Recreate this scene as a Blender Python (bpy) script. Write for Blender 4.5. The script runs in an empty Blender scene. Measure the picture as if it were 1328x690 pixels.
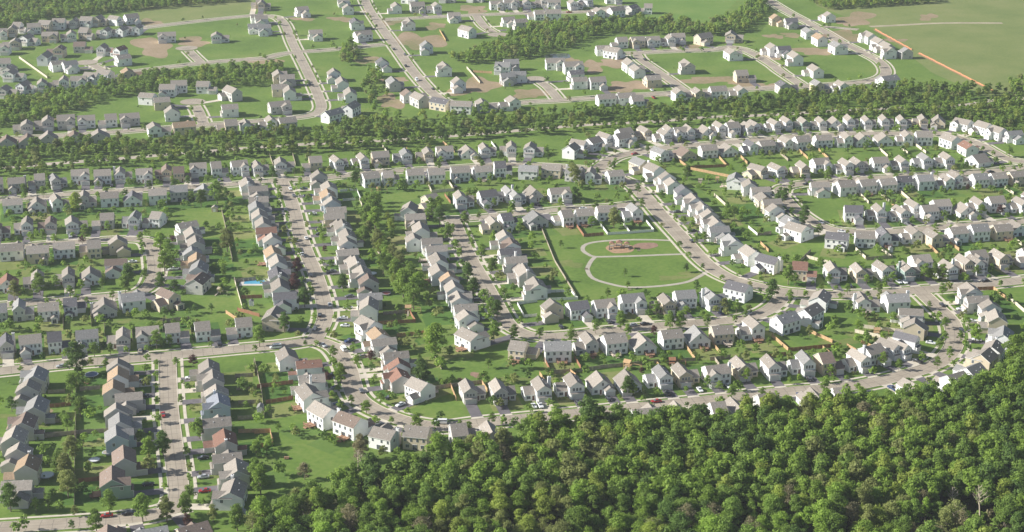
import bpy, math, random
import numpy as np
from mathutils import Vector, Matrix
R = math.radians
rnd = random.Random(7)
scene = bpy.context.scene

# ---------------------------------------------------------------- camera, sky, sun, exposure
FPX, TH = 2150.0, math.atan(765/2150.0)
K = 0.0033
CH = math.cos(TH)/K                     # camera height above the ground (m)
camd = bpy.data.cameras.new('camera'); cam = bpy.data.objects.new('camera', camd)
scene.collection.objects.link(cam)
cam.location = (0, 0, CH); cam.rotation_euler = (math.pi/2 - TH, 0, 0)
camd.sensor_fit = 'HORIZONTAL'; camd.sensor_width = 36; camd.lens = 36*FPX/1328
camd.clip_start = 1; camd.clip_end = 20000
scene.camera = cam
SUN_EL, SUN_AZ = R(29), (-1.0, -0.03)   # the sun stands to the left, a touch behind the camera
w = bpy.data.worlds.new("World"); scene.world = w; w.use_nodes = True
nt = w.node_tree; bg = nt.nodes['Background']
sky = nt.nodes.new('ShaderNodeTexSky'); sky.sky_type = 'NISHITA'; sky.sun_disc = False
sky.sun_elevation = SUN_EL; sky.sun_rotation = math.atan2(SUN_AZ[0], SUN_AZ[1]); sky.air_density = 1.0; sky.dust_density = 1.2
nt.links.new(sky.outputs[0], bg.inputs[0]); bg.inputs[1].default_value = 0.068
sl = bpy.data.lights.new('sun', 'SUN'); sl.energy = 5.0; sl.angle = R(0.6); sl.color = (1, .975, .925)
so = bpy.data.objects.new('sun', sl); scene.collection.objects.link(so)
sv = Vector((SUN_AZ[0]*math.cos(SUN_EL), SUN_AZ[1]*math.cos(SUN_EL), math.sin(SUN_EL)*math.hypot(*SUN_AZ)))
so.rotation_euler = sv.to_track_quat('Z', 'Y').to_euler(); so.location = (-300, 300, 400)
scene.view_settings.view_transform = 'Standard'; scene.view_settings.look = 'None'
scene.view_settings.exposure = 0.74; scene.view_settings.gamma = 1
HAZE = 0.00008

# ---------------------------------------------------------------- helpers
col = scene.collection
ct, st = math.cos(TH), math.sin(TH)
def G(px, py, z=0.0):                   # photograph pixel -> point on the level z
    x, y = px-664, py-345
    d = (x, ct*FPX - st*y, -st*FPX - ct*y)
    t = (z-CH)/d[2]
    return (d[0]*t, d[1]*t)
def PX(x, y, z=0.0):                    # world -> photograph pixel
    dz = z-CH; zc = y*ct - dz*st; yc = -(y*st + dz*ct)
    return (664+FPX*x/zc, 345+FPX*yc/zc)
def TL(t, x, y):                        # reading grids of the photograph
    if t[0] == 'P': return (x, y)
    s = 6.635 if t[0] == 'A' else 3.832
    return (t[1]+x/s, t[2]+y/s)
A = lambda x, y: ('A', x, y)
B = lambda x, y: ('B', x, y)
P = ('P', 0, 0)
T00, T01, T02, T03 = B(0, 0), B(330, 0), B(660, 0), B(988, 0)
T10, T11, T12, T13 = B(0, 170), B(330, 170), B(660, 170), B(988, 170)
T20, T21, T22, T23 = B(0, 340), B(330, 340), B(660, 340), B(988, 340)
T30, T31, T32, T33 = B(0, 510), B(330, 510), B(660, 510), B(988, 510)

def link(o, parent=None):
    col.objects.link(o)
    if parent is not None: o.parent = parent
    return o
def tag(o, label=None, cat=None, group=None, kind=None):
    if label: o['label'] = label
    if cat: o['category'] = cat
    if group: o['group'] = group
    if kind: o['kind'] = kind
    return o
def empty(name, loc, rz=0, sc=(1, 1, 1)):
    o = bpy.data.objects.new(name, None); o.location = loc; o.rotation_euler = (0, 0, rz); o.scale = sc
    o.empty_display_size = 1
    return link(o)
def mesh_np(name, v, f, mi=None, mats=(), uv=None, smooth=False):
    v = np.asarray(v, dtype=np.float32); f = np.asarray(f, dtype=np.int32)
    me = bpy.data.meshes.new(name); n = f.shape[1]
    me.vertices.add(len(v)); me.vertices.foreach_set('co', v.ravel())
    me.loops.add(f.size); me.loops.foreach_set('vertex_index', f.ravel())
    me.polygons.add(len(f)); me.polygons.foreach_set('loop_start', np.arange(0, f.size, n, dtype=np.int32))
    for m in mats: me.materials.append(m)
    if mi is not None: me.polygons.foreach_set('material_index', np.asarray(mi, dtype=np.int32))
    if uv is not None:
        l = me.uv_layers.new(name='UVMap'); l.data.foreach_set('uv', np.asarray(uv, dtype=np.float32)[f.ravel()].ravel())
    me.update(calc_edges=True)
    return me
class MB:                               # collects faces of any size with a material index
    def __init__(s): s.v = []; s.f = []; s.m = []
    def face(s, pts, m=0):
        i = len(s.v); s.v += [tuple(p) for p in pts]; s.f.append(tuple(range(i, i+len(pts)))); s.m.append(m)
    def box(s, x0, x1, y0, y1, z0, z1, m=0, bottom=True):
        i = len(s.v)
        s.v += [(x0,y0,z0),(x1,y0,z0),(x1,y1,z0),(x0,y1,z0),(x0,y0,z1),(x1,y0,z1),(x1,y1,z1),(x0,y1,z1)]
        q = [(0,1,5,4),(1,2,6,5),(2,3,7,6),(3,0,4,7),(4,5,6,7)]
        if bottom: q.append((3,2,1,0))
        for a in q: s.f.append(tuple(i+k for k in a)); s.m.append(m)
    def prism(s, poly, z0, z1, m=0):    # poly counter-clockwise (x, y)
        n = len(poly); i = len(s.v)
        s.v += [(x, y, z0) for x, y in poly] + [(x, y, z1) for x, y in poly]
        for k in range(n): s.f.append((i+k, i+(k+1) % n, i+n+(k+1) % n, i+n+k)); s.m.append(m)
        s.f.append(tuple(i+n+k for k in range(n))); s.m.append(m)
        s.f.append(tuple(i+n-1-k for k in range(n))); s.m.append(m)
    def tube(s, p, q, r0, r1, n=6, m=0):
        p, q = Vector(p), Vector(q); d = (q-p).normalized()
        a = d.orthogonal().normalized(); b = d.cross(a); i = len(s.v)
        for c, r in ((p, r0), (q, r1)):
            for k in range(n):
                t = 2*math.pi*k/n; s.v.append(tuple(c + a*(r*math.cos(t)) + b*(r*math.sin(t))))
        for k in range(n): s.f.append((i+k, i+(k+1) % n, i+n+(k+1) % n, i+n+k)); s.m.append(m)
        s.f.append(tuple(i+n+k for k in range(n))); s.m.append(m)
    def mesh(s, name, mats):
        me = bpy.data.meshes.new(name); me.from_pydata(s.v, [], s.f)
        for m in mats: me.materials.append(m)
        me.polygons.foreach_set('material_index', s.m); me.update()
        return me
def obj(name, me, parent=None, loc=None, rz=None):
    o = bpy.data.objects.new(name, me); link(o, parent)
    if loc is not None: o.location = loc
    if rz is not None: o.rotation_euler = (0, 0, rz)
    return o

# ---------------------------------------------------------------- materials
def lin(c): return tuple(c)+(1,)
def mat(name, c, rough=.85, var=.15, scale=.6, c2=None, spec=.3, scale2=None, obj_rand=0.0, coord='Object'):
    m = bpy.data.materials.new(name); m.use_nodes = True; t = m.node_tree; b = t.nodes['Principled BSDF']
    b.inputs['Roughness'].default_value = rough; b.inputs['Specular IOR Level'].default_value = spec
    tc = t.nodes.new('ShaderNodeTexCoord'); nz = t.nodes.new('ShaderNodeTexNoise'); nz.inputs['Scale'].default_value = scale
    nz.inputs['Detail'].default_value = 5; t.links.new(tc.outputs[coord], nz.inputs['Vector'])
    rp = t.nodes.new('ShaderNodeValToRGB'); rp.color_ramp.elements[0].position = .3; rp.color_ramp.elements[1].position = .7
    c2 = c2 or tuple(x*(1+var) for x in c); c1 = tuple(x*(1-var) for x in c)
    rp.color_ramp.elements[0].color = lin(c1); rp.color_ramp.elements[1].color = lin(c2)
    t.links.new(nz.outputs[0], rp.inputs[0]); out = rp.outputs[0]
    if obj_rand:
        oi = t.nodes.new('ShaderNodeObjectInfo'); mr = t.nodes.new('ShaderNodeMapRange')
        mr.inputs[3].default_value = 1-obj_rand; mr.inputs[4].default_value = 1+obj_rand
        t.links.new(oi.outputs['Random'], mr.inputs[0])
        mx = t.nodes.new('ShaderNodeVectorMath'); mx.operation = 'SCALE'
        t.links.new(out, mx.inputs[0]); t.links.new(mr.outputs[0], mx.inputs['Scale']); out = mx.outputs[0]
    t.links.new(out, b.inputs['Base Color'])
    return m
WALL = {'w': mat('white siding', (.80,.79,.77), .7, .04, .5, obj_rand=.06), 'c': mat('cream siding', (.60,.51,.38), .7, .05, .5, obj_rand=.08),
        'g': mat('greige siding', (.53,.505,.475), .7, .05, .5, obj_rand=.10), 'u': mat('pale blue siding', (.44,.50,.56), .7, .05, .5, obj_rand=.05),
        'e': mat('sage siding', (.26,.33,.29), .7, .05, .5), 't': mat('tan siding', (.48,.41,.31), .7, .05, .5, obj_rand=.08)}
def roofmat(n, c): return mat(n, c, .95, .2, 1.6, obj_rand=.19, spec=.15)
ROOF = {'t': roofmat('taupe shingles', (.29,.257,.22)), 'g': roofmat('grey shingles', (.25,.243,.232)), 'd': roofmat('dark shingles', (.135,.13,.135)),
        'n': roofmat('brown shingles', (.215,.165,.135)), 'r': roofmat('red brown shingles', (.235,.135,.10)), 'o': roofmat('tan orange shingles', (.33,.24,.16)),
        'u': roofmat('blue grey shingles', (.21,.22,.245))}
WALLN = {'w': 'white', 'c': 'cream', 'g': 'greige', 'u': 'pale blue', 'e': 'sage green', 't': 'tan'}
ROOFN = {'t': 'taupe', 'g': 'grey', 'd': 'dark', 'n': 'brown', 'r': 'red-brown', 'o': 'orange-tan', 'u': 'blue-grey'}
TRIM = mat('white trim', (.78,.77,.75), .6, .03)
GLASS = mat('window glass', (.10,.11,.125), .15, .2, .3, spec=.5)
DOORW = mat('garage door paint', (.66,.64,.60), .6, .05)
DOORD = mat('front door paint', (.14,.07,.05), .6, .1)
CONC = mat('concrete', (.56,.50,.40), .9, .12, .3)
ASPH = mat('driveway asphalt', (.115,.105,.11), .9, .2, .3, obj_rand=.25)
DECK = mat('deck boards', (.33,.19,.12), .85, .2, 2)
PALEDECK = mat('pale deck boards', (.60,.50,.40), .85, .12, 2)
FWHITE = mat('white vinyl fence', (.76,.75,.72), .6, .04)
FORANGE = mat('new cedar fence', (.46,.30,.16), .85, .15, .8)
FGREY = mat('weathered fence', (.34,.29,.22), .9, .2, .8)
FRED = mat('stained red fence', (.30,.15,.085), .85, .15, .8)
FCREAM = mat('pale fence boards', (.62,.55,.43), .85, .1, .8)
def leafmat(n, c, c2):
    m = mat(n, c, .65, .25, .45, c2=c2, obj_rand=.22, spec=.25)
    b = m.node_tree.nodes['Principled BSDF']
    # a little light through the leaves
    t = m.node_tree; tr = t.nodes.new('ShaderNodeBsdfTranslucent'); mx = t.nodes.new('ShaderNodeMixShader'); mx.inputs[0].default_value = .5
    src = b.inputs['Base Color'].links[0].from_socket; t.links.new(src, tr.inputs[0])
    t.links.new(b.outputs[0], mx.inputs[1]); t.links.new(tr.outputs[0], mx.inputs[2])
    t.links.new(mx.outputs[0], t.nodes['Material Output'].inputs[0])
    return m
LEAF = {'bright': leafmat('bright green leaves', (.24,.38,.05), (.34,.48,.085)), 'mid': leafmat('mid green leaves', (.19,.31,.05), (.28,.40,.085)),
        'dark': leafmat('dark green leaves', (.11,.205,.04), (.18,.28,.065)), 'yellow': leafmat('yellow green leaves', (.31,.40,.06), (.40,.48,.10)),
        'olive': leafmat('olive leaves', (.25,.30,.08), (.34,.37,.125)), 'brown': leafmat('thin brown leaves', (.27,.25,.12), (.36,.32,.18)),
        'maroon': leafmat('maroon leaves', (.11,.055,.05), (.17,.08,.065))}
LEAFN = {'bright': 'bright green', 'mid': 'mid green', 'dark': 'dark green', 'yellow': 'yellow-green', 'olive': 'olive', 'brown': 'thin brownish', 'maroon': 'maroon-leaved'}
BARK = mat('bark', (.20,.165,.13), .95, .25, 3)
DEADW = mat('dead wood', (.45,.38,.29), .9, .15, 3)
# ---------------------------------------------------------------- streets
def smooth(pts, step=3.0):
    p = [Vector((*q, 0)) for q in pts]; out = []
    p = [p[0]*2-p[1]] + p + [p[-1]*2-p[-2]]
    for i in range(1, len(p)-2):
        n = max(2, int((p[i+1]-p[i]).length/step))
        for k in range(n):
            t = k/n; a, b, c, d = p[i-1], p[i], p[i+1], p[i+2]
            out.append(.5*((2*b)+(c-a)*t+(2*a-5*b+4*c-d)*t*t+(3*b-a-3*c+d)*t**3))
    out.append(p[-2]); return np.array([(q.x, q.y) for q in out])
ROADS = {}
def road(name, hw, pts, walk=True, tile=P, bulb=None):
    w_ = [G(*TL(tile, x, y)) for x, y in pts]
    ROADS[name] = dict(c=smooth(w_), hw=hw, walk=walk, bulb=bulb)
road('s_main', 4.2, [(-60,488),(0,481.5),(100,471),(200,463),(300,453.5),(370,447),(408,441)])
road('s_k1', 3.7, [(366,236),(378,262),(388,300),(397,327),(409,355),(420,392),(421,415),(408,441)])
road('s_bottom', 4.1, [(408,441),(434,452),(450,476),(458,504),(466,518),(487,532),(518,544),(547,551),(580,553.5),(617,549),(690,542),(790,532),(900,521),(945,516),(1020,508),(1094,502),(1137,495),(1170,487),(1203,477),(1223,466),(1236,450),(1238,432),(1232,415),(1216,399),(1194,378)])
road('s_left', 3.7, [(217,466),(218,500),(220,540),(226,588),(231,627),(231,648),(222,663)])
road('s_low', 4.0, [(236,655),(215,663),(183,670),(130,676),(60,681),(0,684.5),(-60,689)])
road('s_row1', 3.5, [(-60,265),(0,259.5),(60,255),(100,251),(170,247),(277,241),(346,235),(366,234),(430,230),(490,223.5),(590,217.5),(660,213.5),(740,217),(775,220)])
road('s_top', 4.2, [(775,219),(796,205),(827,197.5),(869,191),(921,187),(988,181),(1040,176.5),(1105,174),(1175,173),(1222,174),(1250,181),(1272,188),(1288,197),(1314,208),(1380,216)])
road('s_curve', 4.5, [(775,219),(806,232.5),(822,241),(840,259),(858,280),(882,306),(916,342),(947,361),(986,372),(1022,379),(1079,382),(1144,380.5),(1186,376.5),(1223,374),(1275,369),(1328,363.5),(1400,356)])
road('s_park', 3.9, [(1017,381),(1004,397),(981,409),(947,415.5),(869,421.5),(790,429),(738,435),(700,436.5),(675,431),(658,419),(643,394),(625,362),(611,338),(602,320),(595,303),(587,284)])
road('s_row8', 3.5, [(570,285),(614,283),(651,279),(700,274.5),(738,271),(790,268),(844,262)])
road('s_west', 3.5, [(-60,326),(0,321),(78,315.5),(130,311.5),(175,310.5),(194,316),(200,340),(200,356),(192,372),(175,380.5),(143,384.5),(78,390),(0,396.5),(-60,402)])
road('s_east', 3.8, [(1380,212),(1328,217),(1275,223),(1223,226.5),(1171,229),(1118,232),(1066,236.5),(1035,239),(1014,245),(1018,257),(1037,276),(1061,291),(1085,298.5),(1118,301),(1171,299.5),(1223,294.5),(1328,287),(1380,282)])
# the newer estate beyond the creek
road('u_loop', 3.6, [(183,36.5),(261,27),(326,20.5),(356,22),(369,31),(380,57),(395,86),(413,125),(416,142),(400,150),(369,154),(340,157),(261,162.5),(193,168),(141,172),(60,177),(-60,184)])
road('u_main', 4.0, [(462,-30),(473,0),(481,15.7),(497,39),(518,68),(539,96.6),(565,124),(590,136),(630,137),(686,132.5),(725,130.5),(775,126.6),(869,121),(921,118),(988,115),(1035,112.5),(1100,108),(1134,103.5),(1149,95),(1142,81),(1118,68),(1092,55),(1061,36.5),(1022,15.7),(996,0),(960,-22)])
road('u_cross', 3.6, [(165,94),(235,85),(287,79.6),(340,75.7),(374,69),(434,64),(499,57.5)])
road('u_court', 3.6, [(261,81.5),(254,75),(245,66)], bulb=(242,62.5))
road('u_north', 3.6, [(490,26),(565,22),(617,19.6),(686,17),(760,15),(800,8)])
road('u_elbow', 3.6, [(617,20),(628,34),(640,42)], bulb=(646,45))
road('u_close', 3.6, [(725,130),(712,115),(700,106)], bulb=(694,102.5))
road('u_mid', 3.9, [(812,69.5),(869,66.5),(921,65),(950,61.5),(973,68),(1000,83.5),(1014,94),(1040,111)])
road('u_link', 3.6, [(825,69),(832,78),(855,94),(890,119)])
road('u_left', 3.6, [(133,91),(120,84)], bulb=(112,81)); road('u_lane', 3.6, [(264,161),(258,146),(253,137)], bulb=(250,132))
road('u_stub', 3.4, [(1068,34.5),(1113,38.5)], walk=False)

def near(name, p):
    c = ROADS[name]['c']; a, b = c[:-1], c[1:]; d = b-a; L = (d*d).sum(1)
    t = np.clip(((p-a)*d).sum(1)/L, 0, 1); q = a+d*t[:, None]; e = np.hypot(*(p-q).T); i = int(e.argmin())
    return e[i], q[i], i+t[i], d[i]/math.sqrt(L[i])
def inside_other(p, me, pad):
    for n, r in ROADS.items():
        if n == me: continue
        if abs(p[0]-r['c'][:, 0]).min() > 40: continue
        d = np.hypot(r['c'][:, 0]-p[0], r['c'][:, 1]-p[1])
        if d.min() < r['hw']+pad+2 and near(n, np.array(p))[0] < r['hw']+pad: return True
        if r['bulb']:
            q = G(*r['bulb'])
            if math.hypot(p[0]-q[0], p[1]-q[1]) < 9+pad: return True
    if ROADS[me]['bulb']:
        q = G(*ROADS[me]['bulb'])
        if math.hypot(p[0]-q[0], p[1]-q[1]) < 9+pad: return True
    return False
def normals(c):
    d = np.gradient(c, axis=0); d /= np.hypot(*d.T)[:, None]
    return np.stack([-d[:, 1], d[:, 0]], 1)
# street concrete with tarred joints
rm = bpy.data.materials.new('street concrete'); rm.use_nodes = True; t = rm.node_tree; b = t.nodes['Principled BSDF']; b.inputs['Roughness'].default_value = .9
uvn = t.nodes.new('ShaderNodeUVMap'); sx = t.nodes.new('ShaderNodeSeparateXYZ'); t.links.new(uvn.outputs[0], sx.inputs[0])
tc = t.nodes.new('ShaderNodeTexCoord'); nz = t.nodes.new('ShaderNodeTexNoise'); nz.inputs['Scale'].default_value = .12; nz.inputs['Detail'].default_value = 8
t.links.new(tc.outputs['Object'], nz.inputs[0]); rp = t.nodes.new('ShaderNodeValToRGB'); rp.color_ramp.elements[0].position = .35; rp.color_ramp.elements[1].position = .68
rp.color_ramp.elements[0].color = (.30,.25,.19,1); rp.color_ramp.elements[1].color = (.40,.34,.26,1); t.links.new(nz.outputs[0], rp.inputs[0])
def mth(op, a, b_=None):
    n = t.nodes.new('ShaderNodeMath'); n.operation = op
    for i, v in enumerate((a, b_)):
        if v is None: continue
        if isinstance(v, (int, float)): n.inputs[i].default_value = v
        else: t.links.new(v, n.inputs[i])
    return n.outputs[0]
jit = mth('MULTIPLY', nz.outputs[0], 3.0)
j1 = mth('LESS_THAN', mth('ABSOLUTE', mth('SUBTRACT', mth('FRACT', mth('DIVIDE', mth('ADD', sx.outputs[1], jit), 4.6)), .5)), .030)
j2 = mth('LESS_THAN', mth('ABSOLUTE', sx.outputs[0]), .12)
j3 = mth('LESS_THAN', mth('ABSOLUTE', mth('SUBTRACT', mth('ABSOLUTE', sx.outputs[0]), 2.1)), .05)
jj = mth('MAXIMUM', mth('MAXIMUM', j1, j2), j3); jm = mth('MULTIPLY', jj, .5)
mx = t.nodes.new('ShaderNodeMix'); mx.data_type = 'RGBA'; t.links.new(jm, mx.inputs[0]); t.links.new(rp.outputs[0], mx.inputs[6]); mx.inputs[7].default_value = (.10,.085,.08,1)
t.links.new(mx.outputs[2], b.inputs['Base Color'])
STREET = rm
zz = 0
for n, r in ROADS.items():
    zz += 1; c = r['c']; N = normals(c); hw = r['hw']
    s = np.concatenate([[0], np.cumsum(np.hypot(*np.diff(c, axis=0).T))])
    z = .03+.004*zz; v = []; uv = []
    for sgn in (1, -1):
        for i in range(len(c)): v.append((*(c[i]+N[i]*sgn*hw), z)); uv.append((sgn*hw, s[i]))
    m = len(c); f = [(m+i, m+i+1, i+1, i) for i in range(m-1)]
    if r['bulb']:
        bx, by = G(*r['bulb']); b0 = len(v)
        for k in range(24): v.append((bx+9*math.cos(k*math.pi/12), by+9*math.sin(k*math.pi/12), z+.002)); uv.append((9*math.cos(k*math.pi/12), 9*math.sin(k*math.pi/12)))
        v.append((bx, by, z+.002)); uv.append((0, 0))
        f += [(b0+k, b0+(k+1) % 24, b0+(k+2) % 24, b0+24) for k in range(0, 24, 2)]
    tag(obj('street', mesh_np('street', v, f, mats=[STREET], uv=uv)), kind='structure')
    kb = MB(); sw = MB()
    for sgn in (1, -1):
        for (o0, o1, z1, mb, pad) in ((hw, hw+.28, .16, kb, .6), (hw+1.9, hw+3.2, .075, sw, 1.0)):
            if mb is sw and not r['walk']: continue
            for i in range(m-1):
                mid = (c[i]+c[i+1])/2+(N[i]+N[i+1])/2*sgn*(o0+o1)/2
                if inside_other(mid, n, pad): continue
                p = [c[i]+N[i]*sgn*o0, c[i]+N[i]*sgn*o1, c[i+1]+N[i+1]*sgn*o1, c[i+1]+N[i+1]*sgn*o0]
                if sgn > 0: p = p[::-1]
                zt = z1+.0003*zz
                mb.face([(*q, zt) for q in p])
                for k in range(4):
                    a_, b_ = p[k], p[(k+1) % 4]; mb.face([(*a_, 0), (*b_, 0), (*b_, zt), (*a_, zt)])
    if kb.f: tag(obj('kerb', kb.mesh('kerb', [CONC])), kind='structure')
    if sw.f: tag(obj('sidewalk', sw.mesh('sidewalk', [CONC])), kind='structure')

def ribbon(name, pts, w, m, z=.02, tile=P, step=3):
    c = smooth([G(*TL(tile, x, y)) for x, y in pts], step); N = normals(c); n = len(c)
    v = [(*(c[i]+N[i]*w/2), z) for i in range(n)]+[(*(c[i]-N[i]*w/2), z) for i in range(n)]
    return tag(obj(name, mesh_np(name, v, [(n+i, n+i+1, i+1, i) for i in range(n-1)], mats=[m])), kind='structure')
GRAVEL = mat('gravel', (.42,.36,.29), .95, .2, .2)
PATHC = mat('path concrete', (.40,.36,.29), .9, .1, .3)
ribbon('path', [(871,312),(845,311),(816,311),(785,312.5),(766,315),(757,319),(756,325),(763,330),(772,333),(800,332.6),(829,331.8),(860,330.5),(889,329.5)], 2.3, PATHC, .04)
ribbon('path', [(772,333),(767,338),(763,345),(762,351),(769,361),(790,368),(816,372.6),(856,371),(890,366),(908,358),(921,350)], 2.3, PATHC, .046)
ribbon('creek_road', [(-60,223),(34,215),(150,206),(261,197),(380,188),(520,181),(640,172),(760,162),(843,158),(921,152),(1000,149),(1100,143),(1240,137),(1290,130),(1400,124)], 6.5, GRAVEL, .03)
ribbon('farm_track', [(1128,34.5),(1160,33),(1223,30),(1300,30)], 6, mat('pale dirt', (.36,.31,.21), .95, .2, .1), .03)

# ---------------------------------------------------------------- ground
def grassmat(name, ramp, cell=0, mow=0):
    m = bpy.data.materials.new(name); m.use_nodes = True; t = m.node_tree; b = t.nodes['Principled BSDF']; b.inputs['Roughness'].default_value = .95
    b.inputs['Specular IOR Level'].default_value = .1
    tc = t.nodes.new('ShaderNodeTexCoord'); out = None
    n1 = t.nodes.new('ShaderNodeTexNoise'); n1.inputs['Scale'].default_value = .022; n1.inputs['Detail'].default_value = 9; n1.inputs['Roughness'].default_value = .62
    n2 = t.nodes.new('ShaderNodeTexNoise'); n2.inputs['Scale'].default_value = .45; n2.inputs['Detail'].default_value = 5
    for n in (n1, n2): t.links.new(tc.outputs['Object'], n.inputs[0])
    mx = t.nodes.new('ShaderNodeMix'); mx.inputs[0].default_value = .35; t.links.new(n1.outputs[0], mx.inputs[2]); t.links.new(n2.outputs[0], mx.inputs[3])
    rp = t.nodes.new('ShaderNodeValToRGB'); e = rp.color_ramp.elements; e[0].position = .36; e[1].position = .64; e[0].color = lin(ramp[0]); e[1].color = lin(ramp[-1])
    if len(ramp) > 2: k = e.new(.5); k.color = lin(ramp[1])
    t.links.new(mx.outputs[0], rp.inputs[0]); t.links.new(rp.outputs[0], b.inputs['Base Color'])
    return m
GRASS = grassmat('grass', [(.088,.148,.030), (.128,.202,.040), (.18,.232,.058)])
go = obj('ground', mesh_np('ground', [(-9000,-2000,0),(9000,-2000,0),(9000,16000,0),(-9000,16000,0)], [(0,1,2,3)], mats=[GRASS])); tag(go, kind='structure')
DIRT = grassmat('bare dirt', [(.18,.185,.075), (.29,.22,.135), (.37,.275,.19)])
GRASS_DRY = grassmat('dry grass', [(.125,.165,.045), (.17,.20,.06), (.23,.235,.09)])
MULCH = mat('orange mulch', (.37,.235,.14), .95, .2, .5); MULCH2 = mat('brown mulch', (.27,.17,.12), .95, .2, .5)
FIELD = grassmat('rough field', [(.14,.185,.055), (.18,.215,.07), (.22,.235,.09)]); MEADOW = grassmat('meadow', [(.11,.20,.04), (.14,.225,.05), (.18,.25,.065)])
zc = [0]
def blob(name, x, y, rx, ry, m, tile=P, n=26, rough=.25, z=.012):
    cx, cy = TL(tile, x, y); s = {'A': 6.635, 'B': 3.832}.get(tile[0], 1); ph = [rnd.uniform(0, 6.28) for _ in range(4)]
    zc[0] += 1; pts = []
    for k in range(n):
        a = 2*math.pi*k/n; q = 1+rough*(.5*math.sin(2*a+ph[0])+.3*math.sin(3*a+ph[1])+.35*math.sin(5*a+ph[2]))
        pts.append((*G(cx+rx/s*q*math.cos(a), cy-ry/s*q*math.sin(a)), z+.0003*zc[0]))
    mb = MB(); mb.face(pts); return tag(obj(name, mb.mesh(name, [m])), kind='structure')
def patch(name, pts, m, z=.012):
    zc[0] += 1; mb = MB(); mb.face([(*G(*p), z+.0006*zc[0]) for p in pts]); return tag(obj(name, mb.mesh(name, [m])), kind='structure')
patch('field', [(1480,170),(1290,130),(1210,95),(1130,34),(1060,8),(1000,-60),(1500,-60)], FIELD)
patch('meadow', [(838,24),(925,30),(955,2),(940,-40),(820,-40),(800,0)], MEADOW)
patch('meadow', [(175,34),(250,26),(330,16),(330,0),(300,-5),(180,10)], FIELD)
for a in [(T01,820,205,120,48),(T01,680,505,75,36),(T01,1090,430,130,45),(T01,430,95,60,14),(T01,1090,48,80,22),(T01,660,115,70,16),(T01,60,305,70,16),(T01,690,395,70,14),
          (T00,760,235,100,50),(T00,960,208,90,24),(T00,750,112,60,18),(T00,300,590,30,8),(T00,1250,300,60,12),(T01,240,95,60,10),(T01,560,300,60,20),(T01,900,130,60,16),(T01,560,60,30,14),(T02,300,300,60,14),(T02,420,330,60,30),(T03,60,180,50,12),(T03,420,100,60,20),
          (T02,590,430,110,36),(T02,1000,398,190,20),(T02,520,310,80,24),(T02,870,232,90,16),(T02,110,465,90,30),(T02,1180,420,100,18),(T02,740,470,120,12),(T02,1290,270,60,30),
          (T03,470,95,100,34),(T03,420,180,110,34),(T03,825,85,42,20),(T03,270,255,100,24),(T03,60,430,90,16),(T03,150,175,60,12),(T03,660,200,60,10)]:
    blob('bare_dirt', a[1], a[2], a[3]*.9, a[4]*.9, DIRT, a[0], rough=.5, n=44)
blob('worn_grass', 300, 660, 60, 18, GRASS_DRY, T12, rough=.5, z=.008); blob('playground_mulch', 552, 583, 68, 26, MULCH, T12, rough=.12, z=.03); blob('playground_mulch', 680, 570, 62, 16, MULCH2, T12, rough=.12, z=.03)
blob('bare_dirt', 1105, 560, 34, 13, MULCH2, T21); blob('bare_dirt', 240, 88, 28, 9, DIRT, T30)
WATER = mat('pond water', (.09,.105,.10), .12, .1, .2, spec=.5)
blob('pond', 245, 280, 60, 16, WATER, T02, rough=.2, z=.02); blob('pond', 1240, 232, 50, 8, WATER, T01, rough=.2, z=.02)
for _ in range(70):
    blob('worn_grass', rnd.uniform(0, 1328), rnd.uniform(240, 640), rnd.uniform(6, 22), rnd.uniform(2, 6), GRASS_DRY, P, rough=.6, z=.012)
# wood floor
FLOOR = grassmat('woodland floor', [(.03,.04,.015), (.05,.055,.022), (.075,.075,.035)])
# ---------------------------------------------------------------- house prototypes (front looks along -y)
def gable(wm, rf, x0, x1, y0, y1, ze, axis, pitch=.62, ov=.4, z0=0):
    if axis == 'y':                      # work in swapped coordinates
        S = lambda p: (p[1], p[0], p[2]); a0, a1, b0, b1 = y0, y1, x0, x1
    else:
        S = lambda p: p; a0, a1, b0, b1 = x0, x1, y0, y1
    bc = (b0+b1)/2; zr = ze+(b1-b0)/2*pitch
    fl = (lambda f: f[::-1]) if axis == 'y' else (lambda f: f)
    wm.face([S(p) for p in fl([(a0,b0,z0),(a1,b0,z0),(a1,b0,ze),(a0,b0,ze)])])
    wm.face([S(p) for p in fl([(a1,b1,z0),(a0,b1,z0),(a0,b1,ze),(a1,b1,ze)])])
    wm.face([S(p) for p in fl([(a1,b0,z0),(a1,b1,z0),(a1,b1,ze),(a1,bc,zr),(a1,b0,ze)])])
    wm.face([S(p) for p in fl([(a0,b1,z0),(a0,b0,z0),(a0,b0,ze),(a0,bc,zr),(a0,b1,ze)])])
    e0, e1 = a0-ov*.7, a1+ov*.7; th = .17
    for sgn, bb in ((-1, b0-ov), (1, b1+ov)):
        zl = ze-ov*pitch+.03+th; zt = zr+.03+th
        tp = [(e0,bb,zl),(e1,bb,zl),(e1,bc,zt),(e0,bc,zt)]
        if sgn > 0: tp = [(e1,bb,zl),(e0,bb,zl),(e0,bc,zt),(e1,bc,zt)]
        bt = [(p[0], p[1], p[2]-th) for p in tp]
        rf.face([S(p) for p in fl(tp)], 0); rf.face([S(p) for p in fl(bt[::-1])], 1)
        for k in (0, 1, 3):
            a_, b_ = k, (k+1) % 4
            rf.face([S(p) for p in fl([bt[a_], bt[b_], tp[b_], tp[a_]])], 1)
def mirror(mb):
    mb.v = [(-x, y, z) for x, y, z in mb.v]; mb.f = [f[::-1] for f in mb.f]
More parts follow.
